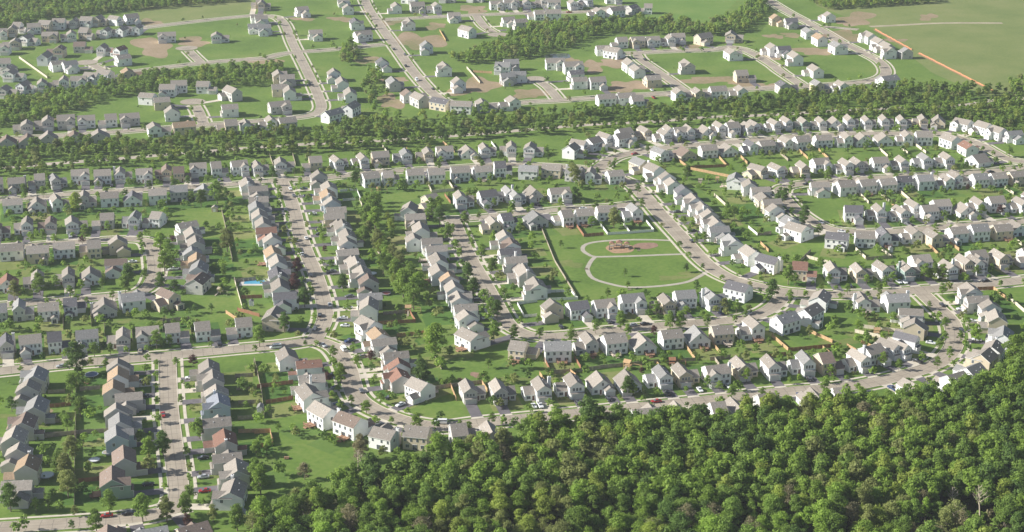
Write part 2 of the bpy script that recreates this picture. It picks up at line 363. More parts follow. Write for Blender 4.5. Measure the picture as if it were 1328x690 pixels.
def winmesh(w_, h):
    m = MB(); m.box(-w_/2-.10, w_/2+.10, -.05, 0, -.08, h+.12, 0); m.box(-w_/2, -.03, -.075, -.05, 0, h, 1); m.box(.03, w_/2, -.075, -.05, 0, h, 1)
    return m.mesh('window', [TRIM, GLASS])
WIN = {'a': winmesh(.95, 1.3), 'b': winmesh(1.7, 1.25), 'c': winmesh(.8, 1.1), 'd': winmesh(2.2, 2.0)}
def gdoor(w_):
    m = MB(); m.box(-w_/2-.12, w_/2+.12, -.04, 0, .02, 2.3, 1)
    for k in range(4): m.box(-w_/2, w_/2, -.09, -.04, .03+k*.55, .03+k*.55+.51, 0)
    return m.mesh('garage_door', [DOORW, TRIM])
GD = {4.8: gdoor(4.8), 4.0: gdoor(4.0)}
m = MB(); m.box(-.6, .6, -.05, 0, .15, 2.3, 1); m.box(-.46, .46, -.1, -.05, .17, 2.2, 0); m.box(-.8, .8, -1.1, -.1, 0, .15, 2); FD = m.mesh('front_door', [DOORD, TRIM, CONC])
def deckmesh(mt):
    m = MB(); m.box(-2.3, 2.3, 0, 3.4, .7, .85, 0)
    for x, y in ((-2.2,.15),(2.1,.15),(-2.2,3.2),(2.1,3.2),(0,3.2)): m.box(x, x+.12, y, y+.12, 0, 1.75, 0)
    m.box(-2.3, 2.3, 3.3, 3.38, 1.6, 1.72, 0); m.box(-2.3, -2.22, .1, 3.3, 1.6, 1.72, 0); m.box(2.22, 2.3, .1, 3.3, 1.6, 1.72, 0)
    for k in range(15): m.box(-2.2+k*.3, -2.14+k*.3, 3.31, 3.36, .85, 1.6, 0)
    m.box(-.9, .9, 3.4, 4.3, 0, .4, 0); return m.mesh('deck', [mt])
DK = {'D': deckmesh(DECK), 'P': deckmesh(PALEDECK)}
def chimneymesh(h):
    m = MB(); m.box(-.75, .75, -.45, .45, 0, h, 0); m.box(-.85, .85, -.55, .55, h, h+.15, 1); m.box(-.2, .2, -.2, .2, h+.15, h+.5, 2); return m.mesh('chimney', [WALL['w'], TRIM, ROOF['d']])
CHM = {8.6: chimneymesh(8.6), 6.2: chimneymesh(6.2)}
PROTO = {}
def proto(key, mir):
    wm, rf, gm, gr, pr = MB(), MB(), MB(), MB(), MB(); wins = []; doors = []
    F = 0; Rt = R(90); Bk = R(180); Lf = R(270)
    if key == 's':      # two storeys, ridge along the street, low garage at the side
        gable(wm, rf, -5.9, 1.5, -4.3, 5.0, 5.3, 'x'); gable(gm, gr, 1.502, 6.1, -5.6, 1.2, 2.75, 'x', .55)
        g = (3.85, -5.6, 4.0); fd = (.2, -4.3); deep = 5.0
        wins = [('a',-4.5,-4.3,3.4,F),('a',-2.2,-4.3,3.4,F),('a',.2,-4.3,3.4,F),('b',-3.7,-4.3,.9,F),('b',-4.2,5,.9,Bk),('a',-4.4,5,3.4,Bk),('a',-1.8,5,3.4,Bk),('a',.4,5,3.4,Bk),('d',-1.2,5,.2,Bk),('a',-5.9,-2,3.4,Lf),('a',-5.9,2.5,.9,Lf),('c',1.5,3.2,3.6,Rt)]
        ch = (-6.3, 1.2, 8.6)
    elif key == 'f':    # front gable over the garage, wing set back at the side
        gable(wm, rf, -1.0, 5.9, -6.0, 4.8, 5.3, 'y'); gable(gm, gr, -5.9, -1.002, -3.2, 4.2, 2.9, 'x', .6)
        gable(pr, gr, -.6, 5.5, -6.9, -6.002, 2.6, 'x', .5, .3)
        g = (2.6, -6.9, 4.8); fd = (-2.0, -3.2); deep = 4.8
        wins = [('a',.9,-6,3.5,F),('a',2.45,-6,3.5,F),('a',4.0,-6,3.5,F),('b',-4.2,-3.2,.9,F),('a',.6,4.8,3.4,Bk),('a',4.0,4.8,3.4,Bk),('d',2.4,4.8,.2,Bk),('b',-3.5,4.2,.9,Bk),('a',5.9,1.0,3.4,Rt),('a',5.9,-2.5,.9,Rt),('a',-5.9,.5,.9,Lf)]
        ch = (6.3, .2, 8.6)
    elif key == 'l':    # two storeys, ridge along the street, low gabled garage in front
        gable(wm, rf, -5.9, 5.9, -3.4, 5.0, 5.3, 'x'); gable(gm, gr, .3, 5.7, -7.4, -3.402, 2.7, 'y', .6)
        g = (3.0, -7.4, 4.8); fd = (-.9, -3.4); deep = 5.0
        wins = [('a',-4.6,-3.4,3.4,F),('a',-2.4,-3.4,3.4,F),('c',-.4,-3.4,3.6,F),('a',4.4,-3.4,3.9,F),('b',-3.9,-3.4,.9,F),('a',-4.6,5,3.4,Bk),('a',-1.8,5,3.4,Bk),('a',1.2,5,3.4,Bk),('a',4.2,5,3.4,Bk),('d',0,5,.2,Bk),('b',-3.6,5,.9,Bk),('b',3.7,5,.9,Bk),('a',-5.9,.8,3.4,Lf),('a',5.9,1.8,.9,Rt)]
        ch = (-6.3, .8, 8.6)
    elif key == 'w':    # wide two storeys with a two-storey front gable over the garage
        gable(wm, rf, -5.9, 5.9, -3.6, 5.0, 5.3, 'x', .58); gable(gm, gr, .2, 5.898, -5.8, 1.2, 5.25, 'y', .58)
        g = (3.05, -5.8, 4.8); fd = (-1.0, -3.6); deep = 5.0
        gable(pr, gr, .4, 5.7, -6.6, -5.802, 2.65, 'x', .5, .25); g = (3.05, -6.6, 4.8)
        wins = [('a',-4.4,-3.6,3.4,F),('a',-2.0,-3.6,3.4,F),('b',-3.9,-3.6,.9,F),('b',3.05,-5.8,3.6,F),('a',-4.6,5,3.4,Bk),('a',-1.2,5,3.4,Bk),('a',3.6,5,3.4,Bk),('d',.4,5,.2,Bk),('b',-3.6,5,.9,Bk),('a',-5.9,2,3.4,Lf),('a',5.9,-2.5,3.4,Rt),('a',5.9,2.5,.9,Rt)]
        ch = (-6.3, -.4, 8.6)
    else:               # single storey under one broad gable, garage in front
        gable(wm, rf, -5.9, 5.9, -4.6, 5.4, 3.1, 'y', .62, .5); gable(gm, gr, .5, 5.8, -7.6, -4.602, 2.6, 'y', .6)
        g = (3.15, -7.6, 4.8); fd = (-1.1, -4.6); deep = 5.4
        wins = [('b',-3.7,-4.6,.9,F),('a',0,-4.6,4.0,F),('d',0,5.4,.2,Bk),('b',-3.6,5.4,.9,Bk),('b',3.6,5.4,.9,Bk),('c',0,5.4,4.2,Bk),('a',-5.9,2,.9,Lf),('a',5.9,1,.9,Rt)]
        ch = (-6.3, .6, 6.2)
    for vx, vy, vz in ({'s': ((-3.5, 2.2, 7.0), (-.5, 2.6, 6.7)), 'f': ((3.6, 1.5, 6.9), (4.2, -2, 6.5)), 'l': ((-3.2, 2.4, 7.1), (2.5, 3.0, 6.7)), 'w': ((-3.2, 2.6, 6.8), (1.5, 3.2, 6.4)), 'r': ((2.2, 1.5, 5.3), (-3.0, 3.0, 4.9))}[key]):
        rf.box(vx-.16, vx+.16, vy-.16, vy+.16, vz-.7, vz+.25, 1)
    if mir:
        for q in (wm, rf, gm, gr, pr): mirror(q)
        sw = {F: F, Bk: Bk, Rt: Lf, Lf: Rt}
        wins = [(k, -x, y, z, sw[r]) for k, x, y, z, r in wins]; g = (-g[0], g[1], g[2]); fd = (-fd[0], fd[1]); ch = (-ch[0], ch[1], ch[2])
    if pr.f:
        gm.v, off = gm.v+pr.v, len(gm.v); gm.f += [tuple(i+off for i in f) for f in pr.f]; gm.m += pr.m
    d = dict(g=g, fd=fd, ch=ch, wins=wins, deep=deep, raw=(wm, rf, gm, gr))
    d['body'] = wm.mesh('wall', [WALL['w']]); d['roof'] = rf.mesh('roof', [ROOF['t'], TRIM])
    d['garage'] = gm.mesh('garage', [WALL['w']]); d['groof'] = gr.mesh('garage_roof', [ROOF['t'], TRIM])
    return d
for k in 'sflwr':
    for mi_ in (0, 1): PROTO[k, mi_] = proto(k, mi_)
wq, rq = MB(), MB(); gable(wq, rq, -1.9, 1.9, .01, 3.6, 2.5, 'y', .45, .3); SUNW, SUNR = wq.mesh('sunroom', [WALL['w']]), rq.mesh('sunroom_roof', [ROOF['t'], TRIM])
def setmat(o, i, m):
    o.material_slots[i].link = 'OBJECT'; o.material_slots[i].material = m
def build_house(h):
    d = PROTO[h['t'], h['mir']]; r = empty('house', (h['x'], h['y'], 0), h['rz'], (h['sx'], 1, h['sz']))
    wl, rf = WALL[h['wall']], ROOF[h['roof']]
    o = obj('wall', d['body'], r); setmat(o, 0, wl)
    ro = obj('roof', d['roof'], r); setmat(ro, 0, rf)
    g = obj('garage', d['garage'], r); setmat(g, 0, wl)
    o = obj('garage_roof', d['groof'], g); setmat(o, 0, rf)
    obj('garage_door', GD[d['g'][2]], g, (d['g'][0], d['g'][1]-.002, 0)); obj('front_door', FD, r, (d['fd'][0], d['fd'][1]-.002, 0))
    e = .002
    for k, x, y, z, a in d['wins']:
        obj('window', WIN[k], r, (x+e*math.sin(a), y-e*math.cos(a), z), a)
    if 'K' in h['fl']: o = obj('chimney', CHM[d['ch'][2]], r, (d['ch'][0], d['ch'][1], 0)); setmat(o, 0, wl)
    for q in 'DP':
        if q in h['fl']: obj('deck', DK[q], r, ((-1.5 if h['mir'] else 1.5) if h['t'] != 's' else (2 if h['mir'] else -2), d['deep']+.01, 0))
    if 'D' not in h['fl'] and 'P' not in h['fl'] and rnd.random() < .28:
        sx_ = (-3.2 if h['t'] in 'sl' else 3.4 if h['t'] == 'f' else -3.6)*(-1 if h['mir'] else 1)
        p = obj('sunroom', SUNW, r, (sx_, d['deep'], 0)); setmat(p, 0, wl); p2 = obj('sunroom_roof', SUNR, p); setmat(p2, 0, rf)
        obj('window', WIN['d'], p, (0, 3.602, .25), math.pi)
    return r

# ---------------------------------------------------------------- the houses, row by row as read off the photograph
ROWS = []
def row(name, street, where, order, *parts):
    hs = []
    for tile, s in parts:
        for q in s.split(';'):
            q = q.strip()
            if not q: continue
            a = q.split(); x, y = float(a[0]), float(a[1]); c = a[2]
            px, py = TL(tile, x, y); gx, gy = G(px, py, 3.0)
            hs.append(dict(x=gx, y=gy, wall=c[0], roof=c[1], t=(c[2] if len(c) > 2 else ''), fl=c[3:], px=px, py=py))
    ROWS.append(dict(name=name, street=street, where=where, order=order, hs=hs))
A30, A31 = A(0, 470), A(0, 586)
row('a', None, 'column at the lower left edge', 'top', (A30, '300 170 ggw; 235 290 gts; 300 430 ggl; 200 570 gnw'), (P, '17 575 gtl; 23 596 gts; 34 613 goc; 24 641 gtf'))
row('b', 's_left', 'column left of lower-left street', 'top', (A30, '1050 90 gts; 1060 190 wol; 1050 275 goc; 1060 360 gtf; 1040 470 gts; 1060 555 ggl; 1050 650 ugw'), (B(0,510), '615 350 gnl; 580 455 enwDP'))
row('c', 's_left', 'column right of lower-left street', 'top', (P, '270 486 gtl; 275 499 gtw; 280 512 gts; 284 530 uuw; 287 553 gtf; 291 577 grlK; 297 597 gtf; 300 618 gtw; 303 643 wtwK'))
row('d', 's_bottom', 'arc left of the bending road', 'top', (A(360,420), '130 310 wtl; 240 385 wrf; 275 510 wtf'), (A(360,500), '310 110 wtwD; 430 260 wtlD; 640 350 wnlDK; 920 460 wtwK; 1210 450 ctl'))
row('e', 's_k1', 'column right of long left street', 'top', (P, '414 236 gts; 422 248 wtl; 425 258 wol; 430 268 uts; 434 278 wtf; 438 289 ctf; 443 299 wtl; 446 311 wtl; 448 323 wts; 456 335 gtf; 463 347 gtlK; 471 360 wtw; 474 374 gns; 483 389 ggf; 474 404 wtl'))
row('e2', 's_bottom', 'short column above the bending road', 'top', (P, '473 428 wtw; 490 441 wol; 502 453 wtf; 510 467 wtf; 514 480 wrs; 517 494 grw; 541 507 wtlP'))
row('f', 's_k1', 'column left of long left street', 'top', (P, '322 243 wtl; 333 252 gtf; 331 265 gtf; 337 275 wgl; 342 286 wtl; 345 296 wtl; 348 308 wrf; 352 320 wts; 355 334 wolD; 363 347 wtl; 366 361 gdwK; 370 378 wtl; 368 394 wdf; 356 416 ctw'))
row('g', 's_west', 'column right of tree-lined side street', 'top', (P, '242 296 wtf; 248 309 gtl; 249 320 gtl; 250 331 wgs; 251 343 col; 254 355 wgl; 253 369 gnw'))
row('h', 's_park', 'column left of sloping middle street', 'top', (P, '556 264 cts; 534 276 wtl; 537 290 ctf; 547 303 wtl; 541 317 wtl; 558 321 wtf; 563 332 wtfP; 569 344 wtl; 573 358 wtlD; 583 370 wos; 588 381 wtl; 594 393 wtw; 602 405 wtf; 607 419 wts; 612 440 wtwD'))
row('i', 's_park', 'column right of sloping middle street', 'top', (P, '650 313 wtl; 657 322 wnw; 665 334 wdf; 674 346 wtf; 681 360 gtl; 693 376 wtw'))
row('1', 's_row1', 'row just below the creek wood', 'left', (T10, '15 275 gtw; 65 270 gtl; 165 255 gts; 285 250 ggf; 400 235 wtw; 515 235 wtl; 610 225 wtfK; 740 225 wtw; 830 215 cnf; 880 215 cns; 985 200 wtw; 1080 195 wts; 1190 190 wtw; 1290 187 wtf'),
    (T11, '150 175 wtl; 285 165 cts; 420 155 wtf; 520 150 wtw; 625 140 ctl; 735 130 wgl; 845 120 ctf; 945 110 wtw; 1060 105 wtw; 1160 100 wtw; 1260 95 wtf'), (T12, '125 95 wtf'))
row('2', 's_row1', 'second row below the creek wood', 'left', (T10, '65 370 wtw; 185 370 wtr; 300 365 wtw; 435 345 gtw; 545 350 wtw; 660 335 wdw; 785 335 wtw; 890 310 ggl; 1015 310 ggl'),
    (T11, '575 245 wtl; 680 240 wts; 800 235 wtl; 900 225 wtl; 1020 215 wtl; 1130 205 wtwP; 1235 195 wds'), (T12, '100 205 wgw; 215 200 ctl; 350 228 ggw; 435 270 wts; 510 290 wtl'))
row('3', 's_west', 'third row down, far left', 'left', (T10, '10 495 gnf; 110 480 wtf; 235 470 gns; 380 465 wts; 515 450 gts; 655 445 wgw; 770 440 wts'))
row('4', 's_west', 'fourth row down, far left', 'left', (T10, '60 605 wtw; 190 615 ctw; 320 590 wtl; 450 595 cts; 580 585 cts'))
row('5', 's_west', 'fifth row down, far left', 'left', (T20, '50 105 wrr; 155 95 gtf; 320 75 gtw; 450 70 wtr; 565 35 wnf'))
row('6', 's_west', 'sixth row down, far left', 'left', (T20, '0 250 ggs; 105 245 ggw; 240 250 wtl; 370 225 wds; 520 230 gtl; 660 200 wgwK; 820 195 cnl'))
row('7', 's_main', 'row above the main left street', 'left', (T20, '20 420 gdf; 150 415 wtl; 290 410 wds; 435 390 wgl; 590 385 gtf; 735 370 wtw; 880 360 wts; 1030 350 wts; 1190 335 wts'))
row('8', 's_row8', 'row facing short street above park', 'left', (T11, '1040 345 wtf; 1160 340 wdl; 1260 320 wgfK'), (T12, '25 330 wgf; 120 315 gtw; 250 320 wtw'))
row('9', 's_row8', 'row directly above the park', 'left', (T11, '1170 470 ctl; 1260 455 wds'), (T12, '135 445 ggr; 265 435 wtsD; 370 430 wtlD; 480 405 wtl; 620 425 wgwD'))
row('j', 's_curve', 'column right of wide curving road', 'top', (T12, '620 180 cgl; 715 210 wtl; 785 250 wts; 812 275 wtl; 865 325 wds; 905 365 wtw; 945 400 wtw; 995 435 gts; 1015 480 wtw; 1055 520 wgf; 1100 575 wgw; 1200 625 wtl; 1290 665 wdl'))
row('n', 's_curve', 'row above wide right-hand road', 'left', (T23, '210 52 crs; 370 60 wtf; 510 50 ctf; 630 45 wtw; 740 40 eww; 830 30 wtw; 890 30 wtl; 965 25 ctf; 1080 22 wts'), (P, '1276 341 wtw; 1299 337 ctf; 1316 335 gts'))
row('o', 's_curve', 'trio below wide right-hand road', 'left', (T22, '1150 145 wdl'), (T23, '520 205 wtwP; 660 200 wgwK'))
row('p', 's_park', "arc at park street's right end", 'top', (T23, '275 195 wtl; 220 265 wtl; 115 310 wgl'))
row('q', 's_bottom', 'inside the lower right road loop', 'top', (T23, '745 280 wtf; 755 335 cts; 700 405 wdf; 620 440 wtf'))
row('r', 's_bottom', 'outside the lower right road loop', 'top', (T23, '1005 170 wtw; 1070 205 gtf; 1130 245 wts; 1155 305 ctl; 1185 390 wgw; 1140 450 wtl; 1105 500 ctw; 1040 570 wgw; 945 600 wtl'))
row('s', 's_park', 'row directly below the park', 'left', (T22, '205 255 cts; 340 240 wdl; 475 235 wtw; 615 215 wgw; 765 205 ctf; 870 195 wgl; 1015 185 wgfK'))
row('t', 's_park', 'second row below the park', 'left', (T22, '75 440 ctsD; 240 445 wglD; 375 410 gtfD; 520 410 wtlP; 665 410 wtlD; 800 380 wtl; 935 375 wgrD; 1050 355 ctlP; 1195 340 wtfD'))
row('u', 's_bottom', 'row above road by the wood', 'left', (T21, '1090 640 gtf; 1225 640 gtf'), (T22, '135 640 wtf; 295 620 wtf; 450 600 wtr; 595 600 wtr; 740 580 wgf; 880 560 ctf; 1030 560 wtwK; 1170 530 ctf'),
    (A(900,420), '720 370 wtf; 960 350 wgf; 1140 345 cns'), (A(1080,420), '190 320 wtw; 330 280 wtl; 480 240 wtf'))
row('v', 's_bottom', 'row half hidden by the wood', 'left', (P, '602 566 gts; 640 566 gtw; 838 546 wtw; 892 540 gtw; 925 537 wts; 950 534 gtw; 1000 526 gts; 1060 520 wtw; 1088 519 wts; 1186 505 wtf'))
row('w', 's_low', 'row along the lower left photo edge', 'left', (P, '140 702 gnl; 196 697 ggl; 248 693 tnl'))
row('R0', 's_top', 'top row, upper right street', 'left', (T12, '322 108 wtl; 375 75 wts; 425 65 wtl; 475 55 wts; 530 48 wtl; 580 32 wtl; 690 18 ctf; 750 18 wtf; 820 14 wtf; 890 24 wtw; 950 18 wtl; 1010 18 wtl; 1060 14 wts; 1130 8 wtl; 1180 6 wtf; 1250 0 wtw; 1300 -5 wtf'),
    (T03, '30 650 wtl; 95 645 wtw; 190 640 etl; 300 625 wtw; 380 622 wtl; 450 625 wtf; 530 620 wtw; 620 610 wtf; 690 610 wtl; 770 605 ctf; 860 610 ctl; 985 628 wtw; 1090 645 wtl; 1180 670 wtw; 1250 685 wgl'))
row('R1', 's_top', 'second row, upper right street', 'left', (T12, '770 120 wgw; 880 115 cnw; 985 100 wtl; 1095 100 wts; 1200 90 wdl; 1285 90 gtl'), (T13, '130 80 wtw; 215 78 wtl; 330 72 wtl; 425 65 wtw; 510 62 wtl; 625 62 wtl; 710 50 wtw; 805 45 wtl'))
row('RC', 's_top', 'bend of upper right street', 'left', (T13, '950 55 wtl; 1040 90 wrl; 1070 145 wtw'))
row('R2', 's_east', 'row above upper right loop street', 'left', (T12, '1225 205 cts'), (T13, '90 195 wtw; 175 195 ctf; 300 180 wtw; 390 180 wtf; 490 175 gtf; 590 172 wtl; 690 172 wtl; 795 155 wgw; 900 152 wtf'))
row('k', 's_east', 'column left of upper right loop street', 'top', (T12, '1130 255 wgwP; 1200 290 wtl; 1240 320 wtf'), (T13, '25 350 ctl; 50 385 ctf; 75 415 wts; 130 460 wgs; 165 512 wtw'))
row('R3', 's_east', 'upper row inside loop street', 'left', (T13, '285 295 wtf; 415 290 wtw; 525 285 wtwD; 620 272 wtl; 710 262 wdl; 830 275 wgw; 920 265 wtl; 1005 248 wtw; 1095 255 wgl; 1165 262 wtl; 1245 232 ctw'))
row('R4', 's_east', 'lower row inside loop street', 'left', (T13, '455 420 wdl; 565 410 wtf; 685 410 wtl; 765 398 wtf; 835 400 wtl; 905 395 wtl; 1000 388 wtw; 1080 378 wtf; 1160 372 wtl; 1225 368 wtf; 1290 358 wtf'))
row('R5', 's_east', 'row below the loop street', 'left', (T13, '375 545 wdl; 510 540 wtl; 625 535 wdwD; 740 525 wtl; 865 535 ctf; 965 515 wtw; 1070 510 wgl; 1185 500 ctwD; 1260 482 wts'))
# the newer estate (the far houses)
FAR = []
def far(tile, s):
    for q in s.split(';'):
        a = q.split()
        if len(a) < 3: continue
        px, py = TL(tile, float(a[0]), float(a[1])); gx, gy = G(px, py, 3.0); c = a[2]
        FAR.append(dict(x=gx, y=gy, wall=c[0], roof=c[1], t=(c[2] if len(c) > 2 else ''), fl=c[3:], px=px, py=py))
far(T00, '0 175 wt; 50 160 ct; 115 145 wt; 170 145 wt; 235 135 ct; 310 125 wt; 355 120 gt; 420 115 wt; 490 110 ct; 570 105 wt; 655 100 wt; 60 225 ct; 150 205 wt; 250 190 ct; 340 185 wt; 435 175 ct; 530 165 wt; 600 160 wt; 650 155 wt; 5 250 wt; 230 300 wt; 280 262 cn; 415 240 gn; 530 255 wt; 585 262 wr; 610 300 wt; 280 330 wt; 350 340 wg; 5 330 wt; 30 355 gt; 75 380 wt; 40 460 gt; 135 440 wt; 240 430 wt; 340 415 wt; 395 408 wt; 440 400 wt; 490 390 wt; 655 378 co; 830 190 wtw; 1095 190 wt; 1280 100 wt; 1275 150 wg; 1290 25 ct; 115 635 gtf; 220 620 gtf; 330 615 gtw; 430 610 wtw; 535 605 wts; 645 600 gtw; 740 490 wt; 800 515 ct; 840 455 wt; 885 440 wt; 1030 440 wt; 1150 475 gt; 1145 550 wt; 855 570 wt; 790 650 wt; 915 642 co; 1130 640 ct; 1240 632 wt')
far(T10, '35 60 gnr; 140 50 gnr; 240 40 gtr; 370 35 gnr; 490 28 gtr')
far(T01, '40 30 ct; 25 105 wt; 35 155 wg; 245 65 wt; 310 180 wt; 440 15 wt; 465 50 wt; 505 125 wd; 540 185 wt; 125 390 ct; 160 410 gt; 120 452 ct; 180 470 wt; 125 540 gt; 395 385 wt; 430 425 wt; 470 480 wt; 475 550 wt; 385 580 wg; 75 620 wt; 150 620 gt; 700 45 wt; 810 45 gt; 890 45 wt; 765 128 wt; 990 92 wt; 855 248 wg; 640 332 wd; 940 352 wt; 1015 432 wt; 1235 345 wgw; 1275 395 gg; 695 425 gg; 760 480 wn; 825 505 gt; 930 522 cd; 1030 538 wt; 1150 528 gt; 1260 520 wt; 1060 165 wtw; 1210 30 wt; 1280 25 wt; 1290 118 wt; 770 0 wt; 960 -5 gt; 1100 -8 gt')
far(T02, '60 20 wt; 105 20 wt; 150 20 gt; 195 22 wt; 330 28 wt; 370 15 wg; 135 80 wt; 220 80 wt; 430 72 wt; 530 65 wt; 610 52 gd; 680 50 wt; 35 120 gt; 10 330 gg; 25 390 wg; 230 325 wtw; 320 345 wtw; 330 375 wd; 350 415 wt; 440 420 wt; 460 252 wt; 520 268 wt; 545 218 wt; 640 215 ct; 730 210 wt; 785 205 wt; 825 198 wt; 605 335 wt; 640 360 wt; 705 405 ct; 880 340 gtw; 970 200 ct; 1120 190 ct; 1110 275 wtw; 1170 385 ct; 480 500 wt; 580 495 wt; 860 480 wt; 955 475 ct; 1035 465 wt; 1135 470 wt; 650 515 wt; 525 5 wt')
far(T03, '75 110 co; 145 122 gd; 235 170 wg; 290 205 wo; 375 245 wg; 325 88 wt; 90 262 wd; 160 300 wt; 260 360 wt; 530 195 wt; 575 225 wt; 615 245 gt; 645 268 wt; 685 268 gg; 125 442 gd; 290 438 cg; 380 440 wt; 625 412 wg; 15 262 wt')

def settle(hs, names, soft=False):
    for h in hs:
        p = np.array((h['x'], h['y'])); best = None
        for n in names:
            d, q, t_, tg = near(n, p)
            if best is None or d < best[0]: best = (d, q, t_, tg, n)
        d, q, t_, tg, n = best; hw = ROADS[n]['hw']; h['street'] = n
        out = (p-q)/max(d, .1); h['d'] = d; h['q'] = q; h['s'] = t_
        lo, hi = (hw+13, 26) if not soft else (hw+11, 999)
        dd = min(max(d, lo), hi)
        if soft and d > 38: h['rz'] = rnd.uniform(-.3, .3); h['nodrive'] = 1; continue
        dd += rnd.uniform(-1.2, 1.6) if not soft and h.get('pass2') else 0; h['pass2'] = 1
        p2 = q+out*dd; h['x'], h['y'] = float(p2[0]), float(p2[1]); h['d'] = dd; h['q'] = q
        h['rz'] = math.atan2(-out[0], out[1]); h['tg'] = tg
def relax(hs, mind=12.4, it=30):
    # neighbours on the same side of the same street are pushed apart along the street
    for _ in range(it):
        mv = [np.zeros(2) for _ in hs]
        for i, a in enumerate(hs):
            for j in range(i+1, len(hs)):
                b = hs[j]; d = np.array((b['x']-a['x'], b['y']-a['y'])); L = np.hypot(*d)
                if .01 < L < mind: u = d/L*(mind-L)*.28; mv[i] -= u; mv[j] += u
        for h, m_ in zip(hs, mv): h['x'] += float(m_[0]); h['y'] += float(m_[1])
ALL = []
for r in ROWS:
    hs = r['hs']
    if r['street']:
        settle(hs, [r['street']]); relax(hs); settle(hs, [r['street']])
    else:
        relax(hs)
        for h in hs: h['rz'] = R(-90)+R(6); h['nodrive'] = 1
    hs.sort(key=(lambda h: PX(h['x'], h['y'])[1]) if r['order'] == 'top' else (lambda h: PX(h['x'], h['y'])[0]))
    for h in hs: h['row'] = r
    ALL += hs
UN = [n for n in ROADS if n.startswith('u_')]
settle(FAR, UN, True); relax(FAR, 13, 15)
KNOWN = 'sflwr'
for i, h in enumerate(ALL+FAR):
    if h['t'] == 'c': h['t'] = 'l'
    if h['t'] not in KNOWN or not h['t']: h['t'] = rnd.choice('slwff')
    if h['wall']+h['roof'] == 'ew': h['roof'] = 't'
    if h['roof'] not in ROOF: h['roof'] = 't'
    h['mir'] = (i*7+int(h['px'])) % 2
    near_ = sorted(math.hypot(h['x']-g['x'], h['y']-g['y']) for g in ALL+FAR if g is not h and abs(g['x']-h['x']) < 30)[:1] or [20]
    h['sx'] = min(max(near_[0]*.79/12.0, .74), 1.0); h['sz'] = rnd.uniform(.93, 1.09)
    if h in FAR: h['sx'] = min(1.22, max(.9, near_[0]/13.5)); h['sz'] *= 1.08
    if 'row' in h and h['row']['order'] == 'left' and h['t'] in 'wsl' and rnd.random() < (.55 if h['t'] == 'w' else .3): h['t'] = rnd.choice('ffr')
    if 'K' not in h['fl'] and h['t'] != 's' and rnd.random() < .12: h['fl'] += 'K'
    h['sc'] = PX(h['x'], h['y'])[1]
# keep off neighbouring houses' rows: nothing else to do; the 300 that show largest become things
vis = [h for h in ALL if -30 < PX(h['x'], h['y'])[0] < 1358]
LIMIT = 300
order_ = sorted(ALL, key=lambda h: -h['sc']); ONE = set(id(h) for h in order_[:LIMIT])
ORD = ['topmost', 'second', 'third', 'fourth', 'fifth', 'sixth', 'seventh', 'eighth', 'ninth', 'tenth', 'eleventh', 'twelfth', 'thirteenth', 'fourteenth', 'fifteenth', 'sixteenth', 'seventeenth', 'eighteenth', 'nineteenth', 'twentieth', 'twenty-first', 'twenty-second', 'twenty-third', 'twenty-fourth', 'twenty-fifth', 'twenty-sixth', 'twenty-seventh', 'twenty-eighth', 'twenty-ninth', 'thirtieth', 'thirty-first', 'thirty-second', 'thirty-third']
houses = []
for r in ROWS:
    for i, h in enumerate(r['hs']):
        h['i'] = i
        if id(h) not in ONE: continue
        top = r['order'] == 'top'; n = len(r['hs'])
        if i == 0: pos = 'topmost' if top else 'leftmost'
        elif i == n-1: pos = 'lowest' if top else 'rightmost'
        else: pos = ORD[i]+(' from top' if top else ' from left')
        lab = f"{WALLN[h['wall']]} house, {ROOFN[h['roof']]} roof, {pos}, {r['where']}"
        h['label'] = lab
        o = tag(build_house(h), lab, 'house', 'houses in the '+r['where'])
        houses.append((h, o))
print('HOUSES', len(ALL), 'rows,', len(FAR), 'far,', len(houses), 'single; longest label', max(len(h['label'].split()) for h, o in houses))
# all remaining, smaller houses as one object
SM = list(WALL.values())+list(ROOF.values())+[TRIM, GLASS, DOORW]; ix = {m.name: i for i, m in enumerate(SM)}
big = MB()
def addm(mb, M, ms, vs, fs, mm):
    off = len(mb.v); mb.v += [tuple(M @ Vector(v)) for v in vs]; mb.f += [tuple(i+off for i in f) for f in fs]; mb.m += [ix[ms[k].name] for k in mm]
for h in FAR+[q for q in ALL if id(q) not in ONE]:
    d = PROTO[h['t'], h['mir']]; M = Matrix.Translation((h['x'], h['y'], 0)) @ Matrix.Rotation(h['rz'], 4, 'Z') @ Matrix.Diagonal((h['sx'], 1, h['sz'], 1))
    wl, rf = WALL[h['wall']], ROOF[h['roof']]; wm, r_, gm, gr = d['raw']
    for mb_, ms in ((wm, [wl]), (gm, [wl]), (r_, [rf, TRIM]), (gr, [rf, TRIM])): addm(big, M, ms, mb_.v, mb_.f, mb_.m)
    for k, x, y, z, a in d['wins']:
        W = M @ Matrix.Translation((x+.002*math.sin(a), y-.002*math.cos(a), z)) @ Matrix.Rotation(a, 4, 'Z'); me = WIN[k]
        addm(big, W, [TRIM, GLASS], [v.co for v in me.vertices], [tuple(p.vertices) for p in me.polygons], [p.material_index for p in me.polygons])
    me = GD[d['g'][2]]; W = M @ Matrix.Translation((d['g'][0], d['g'][1]-.002, 0)); addm(big, W, [DOORW, TRIM], [v.co for v in me.vertices], [tuple(p.vertices) for p in me.polygons], [p.material_index for p in me.polygons])
tag(obj('distant_houses', big.mesh('distant_houses', SM)), 'mass of small distant pale houses on the streets beyond the creek wood', 'houses', kind='stuff')

